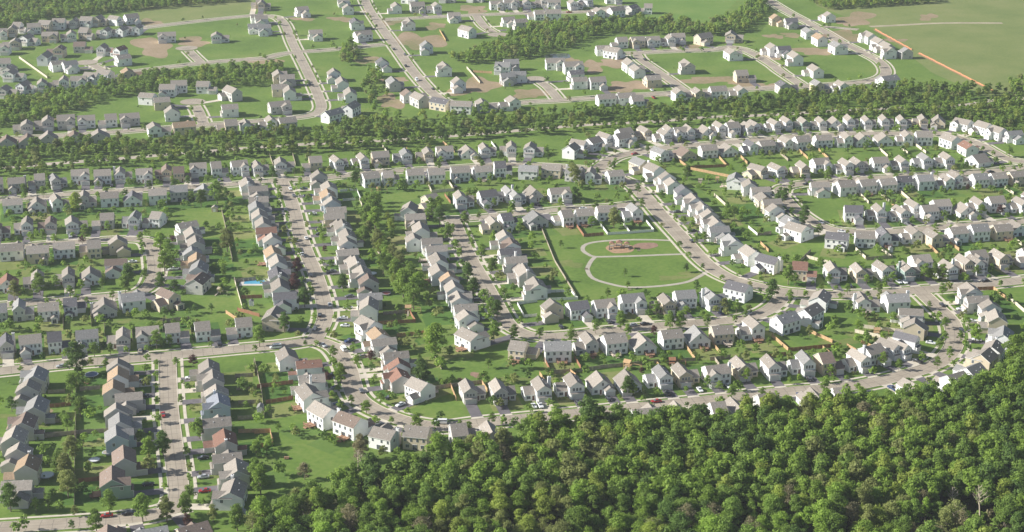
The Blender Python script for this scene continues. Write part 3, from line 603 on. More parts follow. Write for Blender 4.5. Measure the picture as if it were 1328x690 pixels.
# ---------------------------------------------------------------- driveways and lawns of the lots
dv = MB(); dvc = MB(); lw = [MB() for _ in range(4)]
for k, h in enumerate(ALL+FAR):
    if h.get('nodrive') and 'q' not in h:
        continue
    c, s = math.cos(h['rz']), math.sin(h['rz']); T = lambda x, y: (h['x']+c*x-s*y, h['y']+s*x+c*y)
    g = PROTO[h['t'], h['mir']]['g']; gx = g[0]*h['sx']; wd = 2.4
    if not h.get('nodrive'):
        L = h['d']-ROADS[h['street']]['hw']+.15; conc = rnd.random() < .22; z = .085+.0004*(k % 20)
        (dvc if conc else dv).face([(*T(gx-wd, -L), z), (*T(gx+wd, -L), z), (*T(gx+wd, g[1]), z), (*T(gx-wd, g[1]), z)])
        # apron across the verge
        z2 = z+.008; a0 = L-1.9; dvc.face([(*T(gx-wd-.4, -L), z2), (*T(gx+wd+.4, -L), z2), (*T(gx+wd, -a0), z2), (*T(gx-wd, -a0), z2)])
        if h['sc'] > 230:
            z3 = .003+.00009*(k % 97); hw_ = 6.6
            lw[rnd.choice((0, 0, 1, 1, 2, 2, 3))].face([(*T(-hw_, -L+5.5), z3), (*T(hw_, -L+5.5), z3), (*T(hw_, 19), z3), (*T(-hw_, 19), z3)])
tag(obj('driveway', dv.mesh('driveway', [ASPH])), kind='structure'); tag(obj('driveway', dvc.mesh('driveway', [CONC])), kind='structure')
LG = [grassmat('lawn a', [(.052,.11,.024), (.074,.145,.031), (.10,.175,.038)]), grassmat('lawn b', [(.085,.15,.034), (.11,.18,.04), (.13,.20,.05)]),
      grassmat('lawn c', [(.105,.165,.036), (.135,.195,.045), (.165,.21,.06)]), grassmat('lawn d', [(.15,.19,.05), (.19,.215,.07), (.24,.23,.10)])]
for m_, g_ in zip(lw, LG):
    if m_.f: tag(obj('lawn', m_.mesh('lawn', [g_])), kind='structure')
# ---------------------------------------------------------------- trees
nr = np.random.RandomState(5)
JIT = [.5]
def leaves(center, rad, n, size, flat=1.0):
    d = nr.normal(size=(n, 3)); d /= np.linalg.norm(d, axis=1)[:, None]
    d[:, 2] = np.abs(d[:, 2])*.75+d[:, 2]*.25
    p = center+d*rad*np.array([1, 1, flat])*(nr.uniform(.45, 1.0, (n, 1))+(nr.uniform(0, 1, (n, 1)) < .12)*.22)
    nrm = d+nr.normal(size=(n, 3))*JIT[0]; nrm /= np.linalg.norm(nrm, axis=1)[:, None]
    a = np.cross(nrm, nr.normal(size=(n, 3))); a /= np.linalg.norm(a, axis=1)[:, None]; b_ = np.cross(nrm, a)
    s = size*nr.uniform(.6, 1.3, (n, 1)); q = s*nr.uniform(.5, .9, (n, 1))
    return np.stack([p-a*s*.5, p-b_*q*.5, p+a*s*.5, p+b_*q*.5], 1).reshape(-1, 3)
def crown(wd, z0, z1, lobes, n, size, top=.5):
    V = []; h = z1-z0
    for k in range(lobes):
        t = (k+.5)/lobes; z = z0+h*(.15+.75*t); env = wd/2*math.sqrt(max(.05, 1-((t-.38)/.72)**2))
        a = k*2.4+nr.uniform(-.5, .5); r = env*nr.uniform(.35, .75) if t < .85 else env*.2
        lr = wd*nr.uniform(.13, .29)
        V.append(leaves(np.array([r*math.cos(a), r*math.sin(a), z]), lr, n//lobes, size, nr.uniform(.75, 1.05)))
    V.append(leaves(np.array([0, 0, z0+h*.5]), wd*.30, n//5, size*1.2, h/wd))
    return np.concatenate(V)
def leafmesh(name, v, m):
    f = np.arange(len(v)).reshape(-1, 4); return mesh_np(name, v, f, mats=[m])
def trunk(h, r, limbs, spread, m=None):
    t = MB(); t.tube((0, 0, -.1), (0, 0, h*.55), r, r*.7, 7); t.tube((0, 0, h*.55), (r*.5, 0, h*.9), r*.7, r*.25, 6)
    for k in range(limbs):
        a = k*2.4; z = h*(.3+.4*k/limbs); t.tube((0, 0, z), (spread*math.cos(a), spread*math.sin(a), z+h*.22), r*.4, r*.12, 5)
    return t.mesh('trunk', [m or BARK])
WT = []
for k in range(9):
    wd = nr.uniform(5.6, 9.2); h = nr.uniform(12, 16)
    v = crown(wd, h*.22, h, nr.randint(14, 24), 4600, .46); WT.append((leafmesh('crown', v, LEAF['mid']), trunk(h*.9, .28, 6, wd*.3), wd, h))
YW = []
for k in range(5):
    wd = nr.uniform(6.2, 8); h = nr.uniform(10, 11.5)
    v = crown(wd, h*.04, h, nr.randint(14, 20), 3200, .5); YW.append((leafmesh('crown', v, LEAF['mid']), trunk(h*.9, .24, 6, wd*.3), wd, h))
SPARSE = []
for k in range(3):
    wd = nr.uniform(6, 8); h = nr.uniform(12, 15); v = crown(wd, h*.3, h, 16, 1100, .42)
    SPARSE.append((leafmesh('crown', v, LEAF['brown']), trunk(h, .26, 14, wd*.4, DEADW), wd, h))
ST = []
for k in range(7):
    wd = nr.uniform(3.4, 4.6); h = nr.uniform(5.0, 6.2)
    v = crown(wd, h*.14, h, nr.randint(8, 12), 1000, .36); ST.append((leafmesh('crown', v, LEAF['mid']), trunk(h*.85, .12, 4, wd*.28), wd, h))
def far_crowns(w0, h0, n, size):
    wd = nr.uniform(w0*.8, w0*1.15); h = nr.uniform(h0*.8, h0*1.15); return crown(wd, h*.15, h, 9, n, size)
JIT[0] = .26
FARW = [far_crowns(8, 12, 620, 1.0) for _ in range(8)]; FARS = [far_crowns(4.2, 5.2, 200, .75) for _ in range(6)]; NEARW = [v for v in (crown(8, 3, 14, 14, 1500, .85) for _ in range(6))]
def put_tree(name, kind, colr, x, y, sc, rz=None):
    o = empty(name, (x, y, 0), rnd.uniform(0, 6.28) if rz is None else rz, (sc*rnd.uniform(.92, 1.08), sc*rnd.uniform(.92, 1.08), sc))
    c = obj('crown', kind[0], o); setmat(c, 0, LEAF[colr]); obj('trunk', kind[1], o); return o
def inpoly(x, y, P_):
    r = False; j = len(P_)-1
    for i in range(len(P_)):
        if (P_[i][1] > y) != (P_[j][1] > y) and x < (P_[j][0]-P_[i][0])*(y-P_[i][1])/(P_[j][1]-P_[i][1])+P_[i][0]: r = not r
        j = i
    return r
def scatter(px_poly, sp, keep=1.0):
    W_ = [G(*p) for p in px_poly]; xs = [p[0] for p in W_]; ys = [p[1] for p in W_]; out = []
    y = min(ys); row_ = 0
    while y < max(ys):
        x = min(xs)+(row_ % 2)*sp/2
        while x < max(xs):
            qx, qy = x+rnd.uniform(-.36, .36)*sp, y+rnd.uniform(-.36, .36)*sp
            if rnd.random() < keep and inpoly(qx, qy, W_): out.append((qx, qy))
            x += sp
        y += sp*.87; row_ += 1
    return out
# the big wood
WOOD = [(322,745),(328,700),(340,682),(360,664),(405,658),(445,650),(485,637),(530,622),(590,604),(660,584),(750,563),(850,560),(950,557),(1050,546),(1150,534),(1225,527),(1275,512),(1345,488),(1420,470),(1460,745)]
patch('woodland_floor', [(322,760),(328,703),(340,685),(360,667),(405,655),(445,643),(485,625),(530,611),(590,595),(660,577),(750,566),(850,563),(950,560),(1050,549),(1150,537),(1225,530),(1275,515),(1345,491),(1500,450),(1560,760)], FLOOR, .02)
wt = scatter(WOOD, 5.9)
hous = [(h['x'], h['y']) for h in ALL]
wt = [p for p in wt if all(abs(p[0]-q[0])+abs(p[1]-q[1]) > 13 for q in hous[-400:])]
DT = [G(*TL(T33, 1085, 650)), G(*TL(T33, 945, 600))]
wt = [p for p in wt if not any(abs(p[0]-q[0]) < 5 and -17 < p[1]-q[1] < 4 for q in DT)]
wt.sort(key=lambda p: p[1])
fr = [p for p in wt if -15 < PX(*p, 9)[0] < 1343 and PX(*p, 13)[1] < 690]
single = set(fr[:296]); rest = [p for p in wt if p not in single]
def woodcol(p):
    n = .8*math.sin(p[0]*.05+1.3)+.6*math.sin(p[1]*.09+p[0]*.03)+rnd.uniform(-1.9, 1.9)
    return 'dark' if n < -1.9 else 'mid' if n < -.3 else 'bright' if n < 1.2 else 'yellow' if n < 1.75 else 'olive' if n < 2.7 else 'brown'
for p in sorted(single, key=lambda p: p[1]):
    c = woodcol(p); sp_ = c in ('brown',) or rnd.random() < .09
    if sp_: c = rnd.choice(('brown', 'olive'))
    k = rnd.choice(SPARSE if sp_ else WT); o = put_tree('woodland_tree', k, c, p[0], p[1], rnd.uniform(.62, 1.22))
    x, y = PX(*p, 9)
    hz = ['far left end', 'left end', 'left third', 'left of centre', 'centre', 'right of centre', 'right third', 'right end', 'far right end'][min(8, max(0, int((x-310)/113.3)))]
    vt = 'at the bottom photo edge' if y > 674 else 'just above the bottom edge' if y > 655 else 'in the lower part' if y > 635 else 'in the middle part' if y > 612 else 'near the upper edge'
    sz = 'spreading ' if sp_ else 'tall ' if o.scale[2] > 1.06 else 'short ' if o.scale[2] < .80 else 'broad ' if k[2] > 7.6 else ''
    tag(o, f"{sz}{LEAFN[c]} tree {vt} of the big wood, {hz}", 'tree', 'trees of the big wood')
fl_mats = [LEAF[k] for k in ('bright', 'mid', 'dark', 'yellow', 'olive', 'brown')]
def mass(name, label, pts, protos, colf, s0, s1, grp=None):
    V, F, Mi = [], [], []; off = 0
    for p in pts:
        v = protos[rnd.randrange(len(protos))]; a = rnd.uniform(0, 6.28); c, s = math.cos(a), math.sin(a); k = rnd.uniform(s0, s1)*(p[2] if len(p) > 2 else 1)
        q = np.stack([(v[:, 0]*c-v[:, 1]*s)*k+p[0], (v[:, 0]*s+v[:, 1]*c)*k+p[1], v[:, 2]*k*rnd.uniform(.85, 1.1)], 1)
        V.append(q); n = len(q)//4; Mi.append(np.full(n, colf(p)))
    V = np.concatenate(V); print(name, len(pts), 'trees', len(V)//4, 'faces')
    return tag(obj(name, mesh_np(name, V, np.arange(len(V)).reshape(-1, 4), mi=np.concatenate(Mi), mats=fl_mats)), label, 'trees', kind='stuff')
CI = {'bright': 0, 'mid': 1, 'dark': 2, 'yellow': 3, 'olive': 4, 'brown': 5}
mass('wood_edge', 'dense green treetops filling the back of the big wood', rest, NEARW, lambda p: CI[woodcol(p)], .8, 1.15)
cw = scatter([(-60,178),(40,180),(130,186),(215,190),(260,175),(330,172),(420,168),(460,163),(505,160),(520,168),(620,160),(670,150),(764,146),(869,141),(921,136),(1000,129),(1040,124),(1197,116),(1275,121),(1345,116),(1345,190),(1290,178),(1223,156),(1100,155),(988,157),(869,163),(764,173),(660,178),(539,191),(460,196),(330,204),(261,210),(130,221),(0,229),(-60,231)], 5.0, .8)
cw = [p for p in cw if near('u_main', np.array(p))[0] > 9 and near('u_loop', np.array(p))[0] > 9 and all(abs(p[0]-h['x'])+abs(p[1]-h['y']) > 14 for h in ALL+FAR)]
cr = smooth([G(*p) for p in [(-60,223),(34,215),(150,206),(261,197),(380,188),(520,181),(640,172),(760,162),(843,158),(921,152),(1000,149),(1100,143),(1240,137),(1290,130),(1400,124)]])
cw = [p for p in cw if np.hypot(cr[:, 0]-p[0], cr[:, 1]-p[1]).min() > 6.5]
dcol = lambda p: rnd.choice((1, 0, 1, 3, 1, 4, 1, 0, 0, 2, 3))
mass('creek_wood', 'long band of trees along the creek between the old and new houses', cw, FARW, dcol, .3, .85)
other = []
for poly, k in (([(-60,130),(0,138),(125,116),(183,101),(235,96),(345,89),(366,86),(366,103),(340,112),(183,122),(125,133),(60,160),(0,166),(-60,172)], .9),
             ([(-80,-60),(300,-60),(320,-8),(308,3),(183,14),(78,24),(0,40),(-80,48)], 1.0),
             ([(583,78),(620,66),(664,50),(690,36),(746,32),(843,30),(921,33),(952,20),(975,4),(990,0),(999,20),(962,44),(921,48),(785,44),(745,60),(700,74),(660,80),(600,84)], .95),
             ([(1042,0),(1215,-3),(1215,4),(1130,10),(1070,13)], 1.0), ([(1305,110),(1330,102),(1380,100),(1380,122),(1310,124)], .9),
             ([(478,96),(500,100),(505,130),(485,150),(470,120)], .6), ([(440,62),(462,60),(466,84),(445,88)], .8),
             ([(486,150),(600,152),(640,150),(640,158),(500,164)], .25), ([(300,70),(340,62),(345,80),(300,84)], .0)):
    other += scatter(poly, 5.0, k)
other = [p for p in other if all(abs(p[0]-h['x'])+abs(p[1]-h['y']) > 12 for h in FAR)]
mass('distant_wood', 'dark bands of distant trees around the newest houses and fields', other, FARW, dcol, .3, .85)

# nearest labelled house: names trees, fences and cars
def nearest(x, y, pen=0):
    return min(houses, key=lambda q: (q[0]['x']-x)**2+(q[0]['y']-y)**2)[0]
def posof(h):
    l = h['label'].split(', '); return l[2], ', '.join(l[3:])
def rel(x, y, h):
    a, b_ = PX(x, y); c, d = PX(h['x'], h['y']); dx, dy = a-c, (b_-d)*1.7
    return ('left of' if dx < 0 else 'right of') if abs(dx) > abs(dy) else ('above' if dy < 0 else 'below')
def ref(x, y):
    h = nearest(x, y); p, wv = posof(h); p = p.replace('from left', 'house').replace('from top', 'house') if len(wv.split()) > 6 else p; wv = wv
    if p.endswith('house'): p = p[:-6]
    return f"{rel(x, y, h)} {p} house, {wv}"
USED = set()
YT = [(T10,'380 400 9 yellow;240 300 5 mid;215 330 6 mid;100 300 5 mid;360 290 5 mid;490 285 4 mid;640 280 5 mid;745 300 6 dark;870 295 6 dark;935 275 6 dark;1030 265 5 mid;1000 375 8 mid;1080 362 11 mid;1125 340 6 dark;930 340 5 mid;155 562 6 bright;215 540 5 mid;270 562 5 bright;425 542 7 mid;535 500 5 mid;700 560 6 bright;710 595 6 bright;800 605 9 bright;840 640 9 mid;1130 600 10 olive;410 562 4 maroon;860 560 4 maroon'),
 (T11,'500 270 7 dark;90 230 6 dark;200 225 5 dark;240 222 5 mid;370 212 5 mid;230 275 5 bright;590 440 12 mid;560 400 9 mid;600 500 11 bright;545 560 8 mid;612 600 10 olive;520 545 6 bright;880 430 9 mid;920 475 9 dark;890 390 7 bright;960 545 7 mid;1045 475 7 mid;1000 600 6 mid;985 520 6 bright;1080 580 5 mid;1130 640 7 mid;1280 400 6 mid;1165 372 5 bright;690 655 8 olive;820 172 5 mid;915 192 5 mid;1225 152 6 dark;1245 170 4 mid;945 290 5 mid;1115 440 4 mid;570 520 9 bright;640 560 7 mid;560 470 9 mid;650 640 8 mid;340 560 5 bright;350 610 4 maroon'),
 (T21,'640 60 9 mid;700 105 10 bright;740 185 12 bright;790 235 13 mid;820 170 10 bright;720 50 9 olive;670 20 8 mid;780 130 10 mid;900 475 13 bright;1060 100 8 dark;1090 175 8 dark;1140 195 7 dark;1175 262 7 mid;1205 275 7 dark;1163 528 4 mid;1190 395 8 mid;440 145 7 dark;200 155 8 maroon;215 60 7 maroon;250 225 8 dark;150 350 8 dark;390 485 6 mid;430 600 7 bright;510 522 5 bright;365 600 4 maroon;580 500 5 maroon;830 600 9 dark;90 660 3 mid;1180 60 7 mid;1240 180 5 mid;1290 380 6 mid;820 490 3 mid'),
 (T20,'200 165 9 mid;640 118 9 dark;625 160 8 mid;560 192 5 mid;800 135 7 dark;870 155 6 dark;820 60 10 bright;850 30 9 bright;720 92 5 mid;280 130 6 mid;350 182 6 mid;75 190 8 olive;385 560 12 dark;780 430 7 mid;470 470 6 mid;550 460 5 mid;1110 80 6 mid;820 282 5 dark;860 280 4 dark;960 522 5 maroon;1290 420 8 mid;510 132 5 mid;360 650 7 mid;325 480 4 bright;845 420 5 mid;530 540 5 bright;1050 250 4 dark;875 520 4 mid'),
 (T30,'60 92 6 dark;320 150 5 mid;400 115 7 mid;300 410 8 mid;340 520 9 olive;330 440 9 olive;360 330 8 olive;25 568 9 dark;180 590 5 mid;240 582 5 mid;300 592 5 mid;545 592 7 mid;710 640 9 mid;120 690 6 mid;480 690 7 mid;740 325 7 bright;740 400 7 bright;812 310 8 dark;830 642 8 olive;920 612 7 mid;942 450 4 mid;945 545 6 mid;990 225 7 mid;1275 302 5 bright;1296 505 9 bright;1180 684 8 mid;1060 640 6 olive;1060 540 5 mid;1275 460 9 mid;700 250 5 mid;335 190 6 mid;900 60 4 mid'),
 (T31,'557 102 5 bright;805 182 6 bright;1065 205 5 mid;1020 182 4 mid;482 60 4 mid;120 190 3 mid;190 190 3 mid;530 340 9 brown;10 320 5 mid;60 310 4 mid;1180 160 5 mid;1240 170 5 mid;1290 180 6 mid;250 430 6 brown'),
 (T22,'930 152 6 dark;490 182 5 mid;590 132 3.5 bright;575 72 4 mid;880 50 4 dark;732 262 6 mid;555 335 7 mid;800 335 7 mid;850 335 7 mid;310 405 6 mid;150 388 5 mid;25 392 5 mid;985 325 6 mid;720 372 5 maroon;590 375 6 mid;1130 255 6 mid;1072 245 6 olive;1175 290 5 mid;590 665 7 dark;850 502 4 bright;940 505 4 mid;430 355 5 mid;620 665 5 bright;1045 640 4 bright;1105 686 6 mid;1260 686 5 mid;985 625 5 mid;1180 600 6 bright;660 560 3 maroon;430 620 5 bright;145 310 4 mid;1290 420 4 mid;880 275 5 bright'),
 (T23,'50 182 8 dark;137 202 6 mid;292 152 4 mid;425 162 5 mid;577 162 6 mid;130 112 8 mid;165 118 6 mid;810 92 7 mid;855 92 7 mid;895 94 7 mid;895 172 6 mid;830 237 4 mid;910 332 5 mid;650 305 5 mid;478 345 5 bright;330 112 5 mid;520 114 5 mid;1250 522 12 bright;1290 620 14 mid;1250 430 7 mid;600 520 6 bright;340 570 5 bright;455 520 5 mid;650 100 5 mid;1030 60 5 mid;1140 60 5 mid;310 655 6 mid;420 650 5 mid;680 540 5 mid;880 440 5 mid;905 400 5 mid;870 530 5 mid;930 490 6 mid;1060 400 7 bright;290 40 6 mid;235 370 5 olive;985 400 5 mid'),
 (T12,'330 262 9 olive;290 235 8 olive;440 228 5 dark;195 152 6 dark;55 157 5 mid;640 315 6 dark;600 335 5 mid;660 392 6 mid;520 482 9 olive;410 482 6 mid;430 402 5 mid;95 412 4 mid;255 382 5 bright;15 402 6 mid;760 352 6 dark;300 342 7 dark;350 352 5 mid;535 352 6 mid;50 512 6 mid;1085 445 7 mid;1120 435 6 mid;970 562 6 mid;1150 460 5 mid;885 240 7 mid;1165 202 5 mid;520 202 6 dark;310 192 5 mid;400 192 5 mid;258 582 4 mid;835 330 4 mid;870 470 5 mid;470 125 5 mid;690 110 5 mid;355 130 6 mid;810 85 5 mid;930 560 4 mid;1240 430 5 bright;440 345 5 mid;80 310 4 mid'),
 (T13,'330 250 7 mid;282 522 6 mid;210 455 8 dark;200 485 6 dark;110 355 7 dark;90 335 6 dark;75 385 7 dark;1250 212 4 mid;40 320 5 mid;1230 130 6 mid;600 420 4 mid;1090 425 6 mid;1020 300 4 maroon;1150 410 5 maroon;850 330 4 mid;20 470 6 bright;1190 640 4 mid')]
def place_tree(x, y, hgt, c, must=False):
    look = f"{'small ' if hgt < 4.6 else 'tall ' if hgt > 7.5 else ''}{LEAFN[c]} tree"
    lab = f"{look} {ref(x, y)}"
    if lab in USED: return None
    hgt *= 1.12; k = rnd.choice(ST) if hgt < 8 else rnd.choice(YW)
    USED.add(lab); n = 'yard_tree'
    o = put_tree(n, k, c, x, y, hgt/k[3]); tag(o, lab, 'tree', 'trees in the yards and along the streets'); TR.append((x, y)); return o
TR = []; ntree = 0; farst = []
def occupied(x, y, r=5.5): return any(abs(x-h['x']) < 14 and math.hypot(x-h['x'], y-h['y']) < 6.3 for h in ALL)
for tile, s in YT:
    for q in s.split(';'):
        a = q.split(); x, y = G(*TL(tile, float(a[0]), float(a[1]))); hg = float(a[2])*(1.2 if float(a[2]) >= 7 else 1.08)
        if occupied(x, y): x += 3; y -= 3
        if tile[2] >= 170 and place_tree(x, y, hg, a[3]): ntree += 1
        else: farst.append((x, y, hg/5.2, CI.get(a[3], 1)))
for x, y in scatter([(468,268),(498,258),(508,300),(520,340),(548,375),(562,405),(548,418),(520,385),(500,352),(480,320)], 12, .8):
    if not occupied(x, y) and place_tree(x, y, rnd.uniform(5, 8.5), rnd.choice(('bright', 'mid', 'mid', 'bright', 'olive', 'yellow'))): ntree += 1
cand = []
for n, r in ROADS.items():
    c = r['c']; N = normals(c); s = 0; nxt = rnd.uniform(0, 10)
    for i in range(1, len(c)):
        s += np.hypot(*(c[i]-c[i-1]))
        if s < nxt: continue
        nxt = s+rnd.uniform(9, 17)
        for sg in (1, -1):
            if rnd.random() < (.30 if not n.startswith('u_') else .82): continue
            p = c[i]+N[i]*sg*(r['hw']+1.1)
            if inside_other(p, n, 2) or any(math.hypot(p[0]-t_[0], p[1]-t_[1]) < 6 for t_ in TR): continue
            cand.append((float(p[0]), float(p[1]), rnd.uniform(3.4, 5.6), rnd.choice(('bright', 'mid', 'mid', 'mid', 'dark', 'olive'))))
for h in ALL:
    cs, sn = math.cos(h['rz']), math.sin(h['rz'])
    for k in range(5):
        k %= 3
        if rnd.random() > (.75, .6, .8)[k]: continue
        lx, ly = ((rnd.uniform(-6.5, 6.5), rnd.uniform(12, 19.5)), (rnd.uniform(-6.5, 6.5), rnd.uniform(9, 19)), (rnd.choice((-1, 1))*rnd.uniform(2, 6), -rnd.uniform(9.5, 12)))[k]
        x, y = h['x']+cs*lx-sn*ly, h['y']+sn*lx+cs*ly
        if occupied(x, y) or any(math.hypot(x-t_[0], y-t_[1]) < 5 for t_ in TR) or inside_other((x, y), 's_main', 1.5) or near('s_main', np.array((x, y)))[0] < 6: continue
        px, py = PX(x, y)
        if inpoly(px, py, [(700,295),(860,300),(930,362),(830,378),(730,380)]): continue
        cand.append((x, y, rnd.uniform(2.2, 6.2) if k else rnd.uniform(2.5, 7), rnd.choice(('bright', 'mid', 'mid', 'mid', 'dark', 'dark', 'olive', 'yellow', 'maroon' if rnd.random() < .3 else 'mid'))))
cand.sort(key=lambda p: p[1])
for x, y, hg, c in cand:
    px, py = PX(x, y)
    if not (-10 < px < 1338) or inpoly(px, py, WOOD): continue
    if ntree < 298 and place_tree(x, y, hg, c): ntree += 1
    else: farst.append((x, y, hg/5.2, CI.get(c, 1)))
for _ in range(90):
    h = rnd.choice(FAR); farst.append((h['x']+rnd.uniform(-16, 16), h['y']+rnd.choice((-1, 1))*rnd.uniform(9, 16), rnd.uniform(.35, .8), rnd.choice((0, 1, 1, 2))))
print('single yard trees', ntree)
mass('small_distant_trees', 'many small yard and street trees among the houses farther back', [p[:3] for p in farst], FARS, lambda p: rnd.choice((0, 1, 1, 1, 2, 4)), .9, 1.1)
SH = [crown(1.7, 0, 1.3, 4, 60, .4) for _ in range(5)]
shr = []
for h in ALL:
    cs, sn = math.cos(h['rz']), math.sin(h['rz'])
    for _ in range(rnd.randint(2, 6)):
        lx, ly = rnd.choice(((rnd.uniform(-6.5, -1)*(-1 if h['mir'] else 1), -5.6), (rnd.choice((-7, 7)), rnd.uniform(-4, 5)), (rnd.uniform(-6, 6), 6.4)))
        shr.append((h['x']+cs*lx-sn*ly, h['y']+sn*lx+cs*ly, rnd.uniform(.6, 1.3)))
mass('garden_shrubs', 'low rounded shrubs planted close around the house walls', shr, SH, lambda p: rnd.choice((0, 1, 2, 2, 4, 1)), .8, 1.2)
und = [(q[0]+rnd.uniform(-7, 7), q[1]+rnd.uniform(-16, 6), rnd.uniform(.9, 2.6)) for q in DT for _ in range(40)]
mass('undergrowth', 'low leafy undergrowth around the forked dead tree in the wood', und, SH, lambda p: rnd.choice((0, 1, 1, 4, 5, 2)), .9, 1.6)
# bare trees at the edges of the wood
def bare(x, y, h, lab, lean=0):
    o = empty('dead_tree', (x, y, 0), rnd.uniform(0, 6)); t = MB()
    t.tube((0, 0, -.2), (lean*.5, 0, h*.45), .34, .26, 7); top = Vector((lean, .2, h*.95)); t.tube((lean*.5, 0, h*.45), top, .26, .06, 6)
    obj('trunk', t.mesh('trunk', [DEADW]), o); br = MB()
    for k in range(16):
        a = k*2.4; z = h*(.4+.5*k/16); b0 = Vector((lean*z/h, 0, z)); L = (1-k/20)*h*.32
        e = b0+Vector((math.cos(a)*L*.7, math.sin(a)*L*.7, L*.8)); br.tube(b0, e, .12, .03, 5)
        for j in range(3):
            q = b0.lerp(e, .45+.2*j); a2 = a+(-1)**j*.8; br.tube(q, q+Vector((math.cos(a2)*L*.35, math.sin(a2)*L*.35, L*.35)), .05, .02, 4)
    obj('branches', br.mesh('branches', [DEADW]), o); tag(o, lab, 'dead tree'); return o
bare(*G(*TL(T33, 1085, 650)), 15, 'pale leafless forked tree near the lower right corner of the wood', 3)
bare(*G(*TL(T33, 945, 600)), 11, 'shorter pale bare trunk left of the forked dead tree in the wood', 1)
bare(*G(*TL(T31, 517, 415)), 12, 'pale bare pole-like tree at the left edge of the wood', .2)
# ---------------------------------------------------------------- fences
FM = {'w': (FWHITE, 'white vinyl'), 'o': (FORANGE, 'orange cedar'), 'g': (FGREY, 'weathered grey'), 'r': (FRED, 'red-brown'), 'c': (FCREAM, 'pale board')}
def fence(m, pts, h=1.8, lab=None, n='fence'):
    mt, nm = FM[m]; o = empty(n, (*pts[0], 0)); pb = MB(); ox, oy = pts[0]; posts = []
    for a, b_ in zip(pts[:-1], pts[1:]):
        d = Vector((b_[0]-a[0], b_[1]-a[1])); L = d.length; d /= L; nn = Vector((-d[1], d[0]))*.035
        k = max(1, round(L/2.4)); w_ = L/k
        for i in range(k):      # boards between posts, each bay a little different in height
            s0, s1 = i*w_+.05, (i+1)*w_-.05; hh = h*rnd.uniform(.97, 1.02)
            p0 = Vector((a[0]-ox, a[1]-oy))+d*s0; p1 = Vector((a[0]-ox, a[1]-oy))+d*s1
            pb.prism([tuple(p0-nn), tuple(p1-nn), tuple(p1+nn), tuple(p0+nn)], .06, hh)
        kk = max(1, round(L/9.6))
        for i in range(kk+1): posts.append((a[0]-ox+d[0]*L*i/kk, a[1]-oy+d[1]*L*i/kk))
    obj('panel', pb.mesh('panel', [mt]), o)
    seen = set()
    for p in posts:
        q = (round(p[0], 1), round(p[1], 1))
        if q in seen: continue
        seen.add(q); obj('post', POSTM[m], o, (p[0], p[1], 0)).scale = (1, 1, h/1.8)
    mid = pts[len(pts)//2] if len(pts) > 2 else ((pts[0][0]+pts[1][0])/2, (pts[0][1]+pts[1][1])/2)
    l = lab or f"{nm} fence {ref(*mid)}"
    if l in USED: l = f"second {nm} fence {ref(*mid)}"
    USED.add(l); tag(o, l, 'fence', 'garden fences between the lots'); return o
POSTM = {}
for k_, (mt, _) in FM.items():
    q = MB(); q.box(-.09, .09, -.09, .09, 0, 1.95); POSTM[k_] = q.mesh('post', [mt])
A18, A36 = A(180, 470), A(360, 420)
